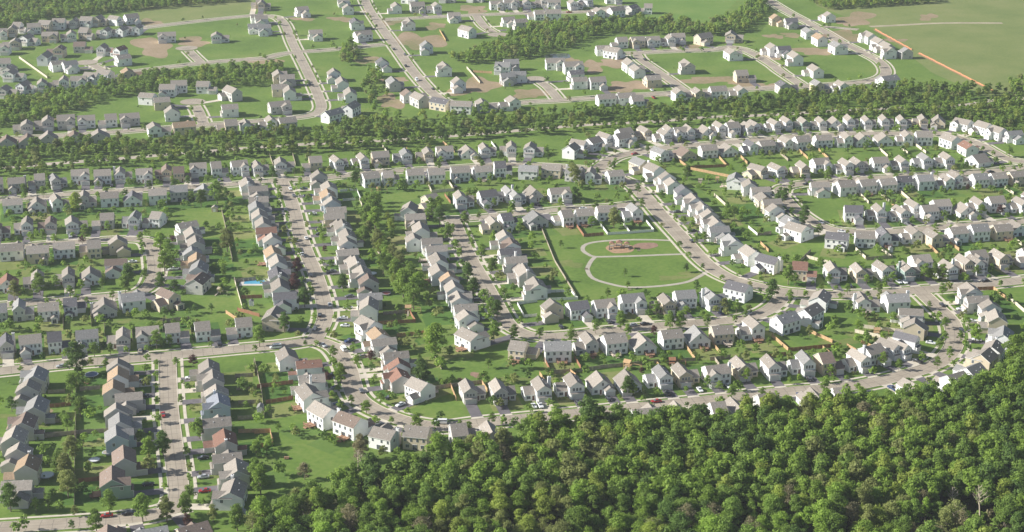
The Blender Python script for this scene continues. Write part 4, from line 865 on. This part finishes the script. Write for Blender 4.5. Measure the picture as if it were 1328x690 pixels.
FL = [(A30,'g 655 110 655 250 650 420 655 690'),(A30,'g 415 270 560 262'),(A30,'r 425 392 612 372'),(A30,'g 300 532 620 512'),(A30,'g 355 655 620 622 960 598'),(A30,'g 690 245 860 232'),(B(0,510),'g 372 180 372 330 370 560'),
 (B(0,510),'r 390 445 510 432'),(B(0,510),'g 240 350 350 345'),(B(0,510),'g 200 215 355 208'),
 (A18,'g 990 0 1000 115'),(A18,'g 1055 235 1080 480'),(A18,'r 1020 222 1327 182'),(A18,'r 1095 358 1327 318'),(A18,'g 860 360 1045 352'),(A18,'g 855 495 1060 482'),(A18,'o 860 608 1128 602 1155 690'),(A18,'g 840 238 995 232'),(A18,'g 830 130 985 122'),
 (T31,'o 0 202 80 196 90 262'),(T31,'r 60 262 20 275'),
 (T21,'r 615 312 800 300 772 255'),(T21,'o 710 372 845 356 872 410'),(T21,'g 893 472 930 535'),(T21,'g 870 637 970 622 1130 604'),(T21,'o 972 612 1003 690'),(T21,'o 1130 604 1160 650'),(T21,'g 640 262 765 252'),
 (T22,'r 178 492 208 555'),(T22,'r 325 480 357 532'),(T22,'g 208 556 360 545 470 528 640 512 745 500 925 492'),(T22,'o 880 425 925 490'),(T22,'o 1012 412 1052 462'),(T22,'o 152 560 192 622'),(T22,'o 300 545 332 572'),(T22,'o 735 512 790 562'),(T22,'g 1020 485 1045 520'),
 (T22,'w 182 152 308 148 342 187 185 192'),(T22,'w 140 198 42 212 76 276 138 270'),(T22,'g 1000 490 1100 478'),
 (T23,'o 50 372 130 442'),(T23,'o 240 352 350 402'),(T23,'o 302 432 348 472'),(T23,'r 132 444 300 428 392 420'),(T23,'c 462 350 650 392'),(T23,'c 505 328 690 350'),(T23,'o 492 402 560 437'),(T23,'o 422 422 468 448'),(T23,'o 1150 137 1222 192'),(T23,'c 1237 192 1303 250'),(T23,'r 1072 140 1148 137'),(T23,'r 10 480 130 462'),
 (T12,'w 450 462 490 516 600 510 720 500 682 452'),(T12,'w 570 467 600 508'),(T12,'r 335 475 372 526 470 518'),(T12,'o 845 152 890 186'),(T12,'o 900 192 1100 232'),(T12,'o 1045 137 1080 176'),(T12,'o 1152 132 1185 166'),(T12,'c 1020 322 1090 386'),(T12,'w 1190 482 1235 520'),(T12,'o 1250 562 1290 602'),(T12,'r 905 186 1090 178'),(T12,'g 1235 520 1303 512'),
 (T13,'g 92 116 130 150'),(T13,'o 185 102 230 142'),(T13,'o 282 97 330 142'),(T13,'c 582 92 625 130'),(T13,'c 690 87 725 116'),(T13,'c 762 72 815 112'),(T13,'c 485 318 530 362'),(T13,'c 580 307 632 356'),(T13,'c 682 302 735 347'),(T13,'o 642 362 660 386'),(T13,'c 465 592 515 637'),(T13,'c 577 577 642 632'),(T13,'o 812 557 875 617'),(T13,'o 935 562 980 597'),(T13,'g 520 642 650 632'),(T13,'g 190 652 242 602'),(T13,'c 1207 287 1250 317'),(T13,'c 1250 537 1300 577'),(T13,'c 222 632 340 662'),(T13,'g 635 356 735 350'),
 (T11,'c 860 262 880 306'),(T11,'c 880 308 992 298'),(T11,'c 960 252 992 296'),(T11,'c 635 77 660 112'),(T11,'r 755 92 785 142'),(T11,'o 937 62 995 107'),(T11,'w 425 302 508 295 528 342 440 348'),(T11,'r 945 322 975 362'),(T11,'w 1177 60 1205 97'),(T11,'g 610 600 635 640'),(T11,'g 75 122 95 180'),(T11,'g 190 120 205 175'),(T11,'c 522 345 535 376'),
 (T10,'g 1100 392 1125 500 1155 650'),(T20,'c 1165 92 1205 236'),(T20,'g 800 302 940 287'),(T20,'r 1180 242 1290 272'),(T20,'g 1265 492 1300 650'),(T20,'o 1122 255 1180 292'),(T20,'g 450 250 455 320'),(T20,'g 315 265 315 335'),(T20,'g 520 320 520 370'),(T20,'g 655 320 660 395'),(T20,'g 810 300 810 350'),(T20,'g 945 295 950 350'),(T20,'g 1165 100 1303 85'),(T20,'r 1200 182 1303 178'),
 (T01,'c 1055 340 1120 415'),(T01,'o 1085 360 1180 366'),(T01,'o 920 155 950 205'),(T00,'c 95 290 235 390')]
nf = 0
for tile, s in FL:
    a = s.split(); c = [float(v) for v in a[1:]]; pts = [G(*TL(tile, c[i], c[i+1])) for i in range(0, len(c), 2)]
    lab = None
    if tile[2] == 0: lab = {'95': 'pale board fence by the houses at the upper far left', '1055': 'pale fence beside the large grey house in the new estate', '1085': 'orange fence above the lawn of the large grey new house', '920': 'short orange fence on the bare dirt of the new estate'}[a[1]]
    fence(a[0], pts, 1.5 if a[0] == 'w' else 1.8, lab); nf += 1
fence('g', [G(*TL(T22, *p)) for p in ((145-0, -205), (228, 0), (342, 186))], 1.4, 'long grey fence along the left side of the park')
# orange silt fence round the rough field
SILT = mat('orange silt fabric', (.46,.22,.11), .85, .1, 1)
for k, (a, b_, lab) in enumerate((((562,147),(748,250),'upper stretch of orange silt fence at the rough field'), ((782,266),(1150,452),'lower, longer stretch of orange silt fence at the rough field'))):
    p, q = G(*TL(T03, *a)), G(*TL(T03, *b_)); o = empty('silt_fence', (*p, 0)); d = Vector((q[0]-p[0], q[1]-p[1])); L = d.length; d /= L; m = MB(); n_ = Vector((-d[1], d[0]))
    pts = [d*(L*i/40)+n_*rnd.uniform(-.5, .5) for i in range(41)]
    for i in range(40): m.prism([tuple(pts[i]-n_*.02), tuple(pts[i+1]-n_*.02), tuple(pts[i+1]+n_*.02), tuple(pts[i]+n_*.02)], 0, 1.0)
    obj('fabric', m.mesh('fabric', [SILT]), o); st_ = MB(); st_.box(-.04, .04, -.04, .04, 0, 1.2); stm = st_.mesh('stake', [FGREY])
    for i in range(0, 41, 4): obj('stake', stm, o, (pts[i][0], pts[i][1], 0))
    tag(o, lab, 'fence', 'orange silt fences')
    # turned earth along it
    e = MB(); e.face([(*(Vector(p)-n_*2.0), .05), (*(Vector(q)-n_*1.7), .05), (*(Vector(q)+n_*1.7), .05), (*(Vector(p)+n_*2.0), .05)]); tag(obj('turned_earth', e.mesh('turned_earth', [mat('turned earth', (.36,.21,.12), .95, .2, .3)])), kind='structure')

# ---------------------------------------------------------------- cars
PAINT = {n: mat(n+' car paint', c, .3, .02, 1, spec=.6) for n, c in dict(white=(.75,.75,.74), silver=(.42,.43,.44), black=(.02,.02,.023), red=(.35,.02,.02), blue=(.03,.05,.13), grey=(.14,.145,.15), tan=(.34,.29,.22)).items()}
TYRE = mat('tyre rubber', (.02,.02,.02), .9, .1); RIM = mat('wheel rim', (.45,.45,.46), .35, .02, spec=.6); TAIL = mat('tail lamp', (.3,.01,.01), .3, .02); LAMP = mat('head lamp', (.7,.7,.68), .2, .02)
q = MB(); q.tube((-.11, 0, 0), (.11, 0, 0), .33, .33, 14); q.v = [v for v in q.v]; q.f.append(tuple(range(13, -1, -1))); q.m.append(0); WHEEL = q.mesh('wheel', [TYRE])
q = MB(); q.tube((-.12, 0, 0), (.12, 0, 0), .19, .19, 10); q.f.append(tuple(range(9, -1, -1))); q.m.append(0); RIMM = q.mesh('rim', [RIM])
def loft(secs, mb, m=0):                # sections: (y, [(x, z)...]) same count
    i0 = len(mb.v); n = len(secs[0][1])
    for y, s in secs: mb.v += [(x, y, z) for x, z in s]
    for a in range(len(secs)-1):
        for k in range(n):
            b0, b1 = i0+a*n, i0+(a+1)*n; mb.f.append((b0+k, b0+(k+1) % n, b1+(k+1) % n, b1+k)); mb.m.append(m)
    mb.f.append(tuple(i0+n-1-k for k in range(n))); mb.m.append(m); mb.f.append(tuple(i0+(len(secs)-1)*n+k for k in range(n))); mb.m.append(m)
def sec(w_, z0, z1, r=.12): return [(w_-r, z0), (w_, z0+r), (w_, z1-r), (w_-r, z1), (-w_+r, z1), (-w_, z1-r), (-w_, z0+r), (-w_+r, z0)]
def carmeshes(kind):
    b = MB(); g = MB(); rf = MB()
    if kind == 'car':
        loft([(-2.25, sec(.78, .32, .66)), (-2.05, sec(.86, .25, .80)), (-.95, sec(.88, .22, .93)), (1.35, sec(.88, .22, .95)), (2.1, sec(.86, .25, .90)), (2.28, sec(.80, .35, .80))], b)
        loft([(-1.0, sec(.74, .90, .96, .02)), (-.25, sec(.66, .90, 1.36, .05)), (.95, sec(.66, .90, 1.38, .05)), (1.75, sec(.74, .90, .97, .02))], g); loft([(-.2, sec(.62, 1.34, 1.42, .02)), (.9, sec(.62, 1.35, 1.44, .02))], rf); wy, wr = (-1.4, 1.42), 1
    elif kind == 'van':
        loft([(-2.6, sec(.82, .35, .75)), (-2.35, sec(.95, .28, 1.0)), (-1.7, sec(.98, .25, 1.15)), (2.55, sec(.98, .25, 1.2)), (2.65, sec(.93, .35, 1.15))], b)
        loft([(-1.75, sec(.86, 1.1, 1.18, .02)), (-1.1, sec(.86, 1.1, 1.85, .06)), (2.5, sec(.86, 1.1, 1.88, .06))], g); loft([(-1.1, sec(.84, 1.78, 1.98, .08)), (2.55, sec(.86, 1.78, 2.0, .08))], rf); wy, wr = (-1.65, 1.6), 1.08
    else:
        loft([(-2.65, sec(.85, .42, .85)), (-2.4, sec(.95, .35, 1.02)), (-1.2, sec(.96, .32, 1.1)), (.55, sec(.96, .32, 1.12)), (.6, sec(.96, .32, 1.12)), (2.6, sec(.95, .35, 1.08)), (2.7, sec(.9, .45, 1.0))], b)
        b.box(-.8, .8, .75, 2.5, 1.0, 1.125, 1)
        loft([(-1.25, sec(.80, 1.05, 1.12, .02)), (-.65, sec(.74, 1.05, 1.6, .05)), (.4, sec(.76, 1.05, 1.62, .05)), (.65, sec(.82, 1.05, 1.14, .02))], g); loft([(-.6, sec(.7, 1.58, 1.68, .03)), (.35, sec(.7, 1.58, 1.7, .03))], rf); wy, wr = (-1.65, 1.65), 1.15
    return b.mesh('body', [PAINT['white'], TYRE]), g.mesh('windows', [GLASS]), rf.mesh('roof_panel', [PAINT['white']]), wy, wr
CARS = {k: carmeshes(k) for k in ('car', 'van', 'pickup')}
q = MB(); q.box(-.16, .16, -.03, .03, -.07, .07); HL = q.mesh('headlight', [LAMP]); q = MB(); q.box(-.14, .14, -.03, .03, -.09, .09); TLM = q.mesh('tail_light', [TAIL])
def car(tile, x, y, colr, kind='car', lab=None):
    gx, gy = G(*TL(tile, x, y), .6); p = np.array((gx, gy)); best = min(((near(n, p), n) for n in ROADS), key=lambda v: v[0][0]); (d, q_, t_, tg), n = best
    hw = ROADS[n]['hw']; out = (p-q_)/max(d, .01)
    if d < hw+3.2:
        p = q_+out*(hw-1.15); dr = tg if rnd.random() < .5 else -tg; where = 'parked on the street'
    else:
        if lab is None and d < 30: p = q_+out*min(max(d, hw+5.8), hw+7.2)
        dr = -out; where = 'parked on the driveway'
    bd, gl, rp_, wy, wr = CARS[kind]
    o = empty('parked_car', (float(p[0]), float(p[1]), .1), math.atan2(dr[0], -dr[1])); b = obj('body', bd, o); setmat(b, 0, PAINT[colr]); obj('windows', gl, o); r_ = obj('roof_panel', rp_, o); setmat(r_, 0, PAINT[colr])
    for sx_ in (-1, 1):
        for yy in wy: w_ = obj('wheel', WHEEL, o, (sx_*.80, yy, .33)); w_.scale = (1, wr, wr); obj('rim', RIMM, w_, (sx_*.01, 0, 0))
        L = 2.25 if kind == 'car' else 2.62; obj('headlight', HL, o, (sx_*.6, -L+.03, .68)); obj('tail_light', TLM, o, (sx_*.66, L, .72))
    if not lab:
        h = nearest(*p); ps, wv = posof(h); lab = f"{colr} {kind} on {'street' if 'street' in where else 'driveway'} {rel(p[0], p[1], h)} {ps} house, {wv}"
        if len(lab.split()) > 16: lab = lab.replace(' from left', '').replace(' from top', '')
        if lab in USED: lab = 'another '+lab
    USED.add(lab); tag(o, lab, {'car': 'car', 'van': 'van', 'pickup': 'pickup truck'}[kind], 'vehicles parked in the neighbourhood'); return o
CL = [(T20,'305 530 silver;920 575 white;710 590 grey'),(T30,'820 105 red;800 552 white;530 610 red;635 603 black;1010 485 red;700 455 black;1010 320 black;1010 415 silver'),
 (T21,'110 437 white van;452 430 white van;340 412 silver pickup;450 315 white;480 225 white;385 210 white;335 262 black;270 65 black;300 330 grey;500 640 grey'),
 (T11,'290 410 white;340 490 black;270 530 white;185 285 white;255 610 white;200 320 grey;205 540 grey;1000 275 black'),(T31,'925 147 white van;670 20 black'),
 (T32,'125 62 white;157 62 white pickup;500 32 black;740 50 red'),(T22,'955 640 white;1090 615 white;620 318 silver;680 312 black;497 295 black;1200 262 silver;260 320 black'),
 (T23,'975 232 white;840 400 white;1110 92 black;710 98 white;240 580 black;545 550 silver;440 118 black;930 210 black'),(T12,'640 118 red;905 545 black;370 387 white;830 400 grey'),
 (T13,'280 455 white;400 493 white;1145 205 black;600 690 white;220 262 black'),(A(1128,350),'850 520 black'),(T10,'560 230 black;1090 245 grey;640 650 white')]
for tile, s in CL:
    for q_ in s.split(';'):
        a = q_.split(); car(tile, float(a[0]), float(a[1]), a[2], a[3] if len(a) > 3 else 'car')
for tile, x, y, c, k, lab in ((T01,710,243,'black','car','black car, topmost on the wide street of the new estate'),(T01,750,270,'grey','car','grey car, second down on the wide new estate street'),(T01,762,327,'black','pickup','black pickup halfway down the wide new estate street'),
    (T01,822,396,'white','van','white van near the lower end of the wide new estate street'),(T01,895,440,'black','car','black car, lowest on the wide new estate street'),(T01,250,407,'black','car','black car on the left loop street of the new estate'),
    (T01,290,415,'grey','car','grey car below the black one on the left loop street'),(T02,300,62,'red','pickup','red pickup near the top edge of the new estate'),(T02,700,295,'black','pickup','black pickup on the short side street of the new estate'),
    (T02,720,485,'red','pickup','red truck among bare dirt beside the new estate street'),(T02,710,447,'white','car','white car in front of the cream new estate house')):
    car(tile, x, y, c, k, lab)

for h, o in houses:
    if rnd.random() > .2 or h.get('nodrive'): continue
    d = PROTO[h['t'], h['mir']]; gx = d['g'][0]*h['sx']+rnd.choice((-1.1, 1.1)); gy = d['g'][1]-4
    cs, sn = math.cos(h['rz']), math.sin(h['rz']); X, Y = h['x']+cs*gx-sn*gy, h['y']+sn*gx+cs*gy
    if any(ob.name.startswith('parked_car') and math.hypot(ob.location.x-X, ob.location.y-Y) < 7 for ob in col.objects): continue
    n0 = rnd.choice(('silver', 'black', 'white', 'grey', 'blue', 'tan', 'black')); k0 = rnd.choice(('car', 'car', 'car', 'pickup'))
    ps, wv = posof(h); lab = f"{n0} {k0} on the driveway of {ps} house, {wv}"
    if len(lab.split()) > 16: lab = lab.replace(' from left', '').replace(' from top', '')
    if lab in USED: continue
    o2 = car(P, *PX(X, Y, .6), n0, k0, lab); o2.location = (X, Y, .1); o2.rotation_euler = (0, 0, h['rz']+(math.pi if rnd.random() < .5 else 0))
# ---------------------------------------------------------------- yard things
POOLW = mat('pool water', (.10,.36,.52), .1, .1, 1, spec=.5)
x0, y0 = G(*TL(A(200,310), 862, 372)); o = empty('swimming_pool', (x0, y0, 0)); m = MB(); m.box(-7, 7, -5, -2.7, 0, .12); m.box(-7, 7, 2.7, 5, 0, .12); m.box(-7, -5, -2.7, 2.7, 0, .12); m.box(5, 7, -2.7, 2.7, 0, .12)
obj('pool_deck', m.mesh('pool_deck', [mat('pool deck concrete', (.55,.52,.46), .85, .08)]), o); m = MB(); m.box(-5, 5, -2.7, 2.7, .0, .06); obj('water', m.mesh('water', [POOLW]), o); tag(o, 'bright blue rectangular swimming pool behind the left column of houses', 'swimming pool')
def shed(tile, x, y, wl, rf, lab, w_=3.2, d=3.2, rz=0):
    o = empty('garden_shed', (*G(*TL(tile, x, y)), 0), rz); a, b_ = MB(), MB(); gable(a, b_, -w_/2, w_/2, -d/2, d/2, 2.3, 'y', .6, .2); e = obj('wall', a.mesh('wall', [WALL[wl]]), o); obj('roof', b_.mesh('roof', [ROOF[rf], TRIM]), o)
    m = MB(); m.box(-.7, .7, -d/2-.05, -d/2, .05, 1.95); obj('door', m.mesh('door', [TRIM]), o); tag(o, lab, 'shed', 'garden sheds'); return o
shed(T30, 1190, 622, 'w', 'g', 'white garden shed below the lowest house right of the lower-left street', 4, 4.4)
shed(T10, 1068, 398, 'c', 't', 'small cream shed on the lawn near the tall tree')
shed(T12, 880, 222, 'w', 't', 'small white playhouse shed on the open lawn, upper right', 2.4, 2.4)
shed(T31, 30, 90, 'w', 'g', 'narrow white shed at the fence beside the open green', 2.2, 4)
shed(T20, 1035, 75, 'w', 'g', 'tiny white shed behind the column by the tree-lined street', 2.5, 2.5)
shed(T20, 1250, 215, 'w', 'd', 'little white shed on the lawn below the pool', 2, 2)
shed(A(200,310), 470, 350, 'w', 't', 'white lean shed beside the brown-roofed house left of the pool', 3, 2.5)
shed(T13, 640, 600, 'w', 'g', 'tiny white shed on a lawn below the loop street', 2, 2)
def tramp(tile, x, y, c, nm, lab, r=2.3):
    o = empty('trampoline', (*G(*TL(tile, x, y)), 0)); m = MB(); m.tube((0, 0, .78), (0, 0, .84), r, r, 20); obj('mat', m.mesh('mat', [c]), o)
    m = MB()
    for k in range(20):
        a, b_ = k*math.pi/10, (k+1)*math.pi/10; p = lambda t, q, z: (q*math.cos(t), q*math.sin(t), z)
        m.face([p(a, r, .86), p(b_, r, .86), p(b_, r+.4, .86), p(a, r+.4, .86)][::-1]); m.face([p(a, r+.4, .86), p(b_, r+.4, .86), p(b_, r+.4, .74), p(a, r+.4, .74)])
    obj('rim', m.mesh('rim', [PAINT['silver']]), o)
    lg = MB(); lg.box(-.04, .04, -.04, .04, 0, .8); lm = lg.mesh('leg', [PAINT['silver']])
    for k in range(6): obj('leg', lm, o, ((r+.2)*math.cos(k*1.047), (r+.2)*math.sin(k*1.047), 0))
    tag(o, lab, 'trampoline'); return o
WM = PAINT['white']; BL = PAINT['blue']
tramp(T30, 230, 415, WM, 0, 'round white covered pool or trampoline beside the orange roofed house', 2.6)
tramp(T30, 470, 338, WM, 0, 'small pale round trampoline in the yard left of the lower-left street', 1.8)
tramp(T20, 455, 565, BL, 0, 'dark blue round trampoline on the lawn at the left', 2.6)
tramp(T21, 655, 160, PAINT['red'], 0, 'red round play tub in the shaded yard right of the long street', 2.0)
tramp(T21, 585, 62, WM, 0, 'white and blue paddling pool behind the long street column', 2.0)
tramp(T30, 532, 302, PAINT['tan'], 0, 'yellow round tub beside the pale blue house', 1.5)
def playset(tile, x, y, lab, s=1.0, wood=FORANGE, slide=None, rz=0):
    o = empty('playset', (*G(*TL(tile, x, y)), 0), rz, (s, s, s)); m = MB()
    for px_, py_ in ((-1, -1), (1, -1), (-1, 1), (1, 1)): m.box(px_-.08, px_+.08, py_-.08, py_+.08, 0, 2.6)
    m.box(-1.1, 1.1, -1.1, 1.1, 1.2, 1.32); m.tube((1, 0, 2.3), (5, 0, 2.3), .08, .08, 6); m.tube((5, -1.1, 0), (5, 0, 2.35), .07, .07, 5); m.tube((5, 1.1, 0), (5, 0, 2.35), .07, .07, 5)
    obj('frame', m.mesh('frame', [wood]), o); r_ = MB()
    r_.face([(-1.3,-1.3,2.6),(1.3,-1.3,2.6),(1.3,0,3.5),(-1.3,0,3.5)]); r_.face([(1.3,1.3,2.6),(-1.3,1.3,2.6),(-1.3,0,3.5),(1.3,0,3.5)]); r_.face([(1.3,-1.3,2.58),(-1.3,-1.3,2.58),(-1.3,0,3.48),(1.3,0,3.48)]); r_.face([(-1.3,1.3,2.58),(1.3,1.3,2.58),(1.3,0,3.48),(-1.3,0,3.48)])
    obj('canopy', r_.mesh('canopy', [wood]), o); sl_ = MB(); sl_.prism([(-.35,-1.1),(.35,-1.1),(.35,-1.0),(-.35,-1.0)], 1.2, 1.5); sl_.face([(-.35,-1.1,1.3),(-.35,-3.8,.15),(.35,-3.8,.15),(.35,-1.1,1.3)]); sl_.face([(-.35,-1.1,1.22),(.35,-1.1,1.22),(.35,-3.8,.07),(-.35,-3.8,.07)]); obj('slide', sl_.mesh('slide', [slide or PAINT['tan']]), o)
    sw_ = MB(); sw_.box(-.25, .25, -.1, .1, .5, .55); sw_.box(-.25, -.22, -.01, .01, .55, 2.3); sw_.box(.22, .25, -.01, .01, .55, 2.3); sm = sw_.mesh('swing', [TYRE])
    for k in (2.2, 3.8): obj('swing', sm, o, (k, 0, 0))
    tag(o, lab, 'playset', 'wooden playsets in the yards')
playset(T11, 617, 305, 'wooden playset with red parts on the big upper lawn'); playset(T22, 590, 530, 'orange wooden playset at the fence between the two lower rows', 1.3, FORANGE, None, -.5)
playset(T22, 810, 515, 'low brown playset near the fence above the wood road row', 1.2, FRED); playset(A(200,310), 570, 470, 'yellow slide playset on the lawn left of the pool', 1, FGREY, PAINT['tan'], -.6)
playset(T21, 765, 252, 'tall orange playset by the tree belt in the middle', 1.2, FORANGE); playset(T23, 570, 362, 'orange playset inside the pale fences at the right', 1.1, FORANGE)
playset(A(180,470), -1000, 340, 'yellow wooden playset in the lower left backyards', 1.0, FCREAM); playset(T12, 1035, 250, 'small orange playset beside the pale blue-grey house deck', .9, FORANGE)
playset(T12, 950, 262, 'dark playset on the open lawn, upper right', 1.0, FGREY); playset(T30, 160, -30, 'grey playset among yards left of the hedge', .8, FGREY)
# the park playground
o = empty('playground_structure', (*G(*TL(T12, 548, 582)), .03)); m = MB()
for k, (x, y, s) in enumerate(((-4, 0, 1.2), (0, 1.5, 1.5), (4, -.5, 1.2))):
    for a in (-1, 1):
        for b_ in (-1, 1): m.box(x+a*s-.07, x+a*s+.07, y+b_*s-.07, y+b_*s+.07, 0, 3.0)
    m.box(x-s, x+s, y-s, y+s, 1.3, 1.42)
m.box(-2.8, -1.5, .2, .9, 1.3, 1.4); m.box(1.5, 2.8, .2, .9, 1.3, 1.4)
obj('frame', m.mesh('frame', [PAINT['tan']]), o); m = MB()
for x, y, s in ((-4, 0, 1.4), (0, 1.5, 1.7), (4, -.5, 1.4)):
    for a in range(4):
        c0 = [(-s,-s),(s,-s),(s,s),(-s,s)]; p, q_ = c0[a], c0[(a+1) % 4]; m.face([(x+p[0], y+p[1], 3.0), (x+q_[0], y+q_[1], 3.0), (x, y, 4.1)])
obj('canopy', m.mesh('canopy', [mat('dull tan red plastic', (.26,.14,.10), .6, .05)]), o)
for x in (-5.2, 5.2):
    m = MB(); m.box(-.4, .4, -4.2, -1.2, .2, .3); m.box(-.4, -.32, -4.2, -1.2, .3, .6); m.box(.32, .4, -4.2, -1.2, .3, .6); s_ = obj('slide', m.mesh('slide', [PAINT['tan']]), o, (x, 1.0, .6)); s_.rotation_euler = (R(14), 0, 0)
tag(o, 'park playground with dull red canopies and slides on orange mulch', 'playground')
def bench(tile, x, y, lab):
    o = empty('park_bench', (*G(*TL(tile, x, y)), 0)); m = MB(); m.box(-.9, .9, -.25, .25, .42, .48); obj('seat', m.mesh('seat', [FGREY]), o); m = MB(); m.box(-.9, .9, .22, .28, .5, .95); obj('backrest', m.mesh('backrest', [FGREY]), o)
    l = MB(); l.box(-.05, .05, -.22, .25, 0, .42); lm = l.mesh('leg', [PAINT['grey']])
    for k in (-.7, .7): obj('leg', lm, o, (k, 0, 0))
    tag(o, lab, 'bench', 'benches in the park')
bench(T12, 645, 597, 'park bench between the two mulch beds'); bench(T22, 600, 140, 'park bench by the small tree on the lower path'); bench(T22, 384, 38, 'park bench at the left bend of the path')
def picnic(tile, x, y, lab):
    o = empty('picnic_table', (*G(*TL(tile, x, y)), 0)); m = MB(); m.box(-1, 1, -.4, .4, .72, .78); obj('tabletop', m.mesh('tabletop', [DECK]), o); m = MB(); m.box(-1, 1, -.95, -.65, .42, .47); bm_ = m.mesh('bench_seat', [DECK]); obj('bench_seat', bm_, o); obj('bench_seat', bm_, o, (0, 1.6, 0))
    m = MB(); m.box(-.05, .05, -.8, .8, 0, .72); lm = m.mesh('leg', [DECK])
    for k in (-.7, .7): obj('leg', lm, o, (k, 0, 0))
    tag(o, lab, 'picnic table', 'garden tables')
picnic(T31, 160, 325, 'dark picnic table on the open green at the lower left'); picnic(T20, 430, 605, 'blue-grey garden table on the lawn at the left'); picnic(T21, 1020, 585, 'low table on the green above the orange fence')
# ---------------------------------------------------------------- haze: the air over the valley
if HAZE > 0:
    hm = bpy.data.materials.new('haze'); hm.use_nodes = True; t = hm.node_tree; t.nodes.remove(t.nodes['Principled BSDF'])
    pv = t.nodes.new('ShaderNodeVolumePrincipled'); pv.inputs['Color'].default_value = (.86,.90,.95,1); pv.inputs['Density'].default_value = HAZE; pv.inputs['Anisotropy'].default_value = .2
    t.links.new(pv.outputs[0], t.nodes['Material Output'].inputs['Volume'])
    m = MB(); m.box(-9500, 9500, -2500, 16500, -1.5, CH+14); tag(obj('haze', m.mesh('haze', [hm])), 'thin pale haze in the air over the whole neighbourhood', 'haze', kind='stuff')
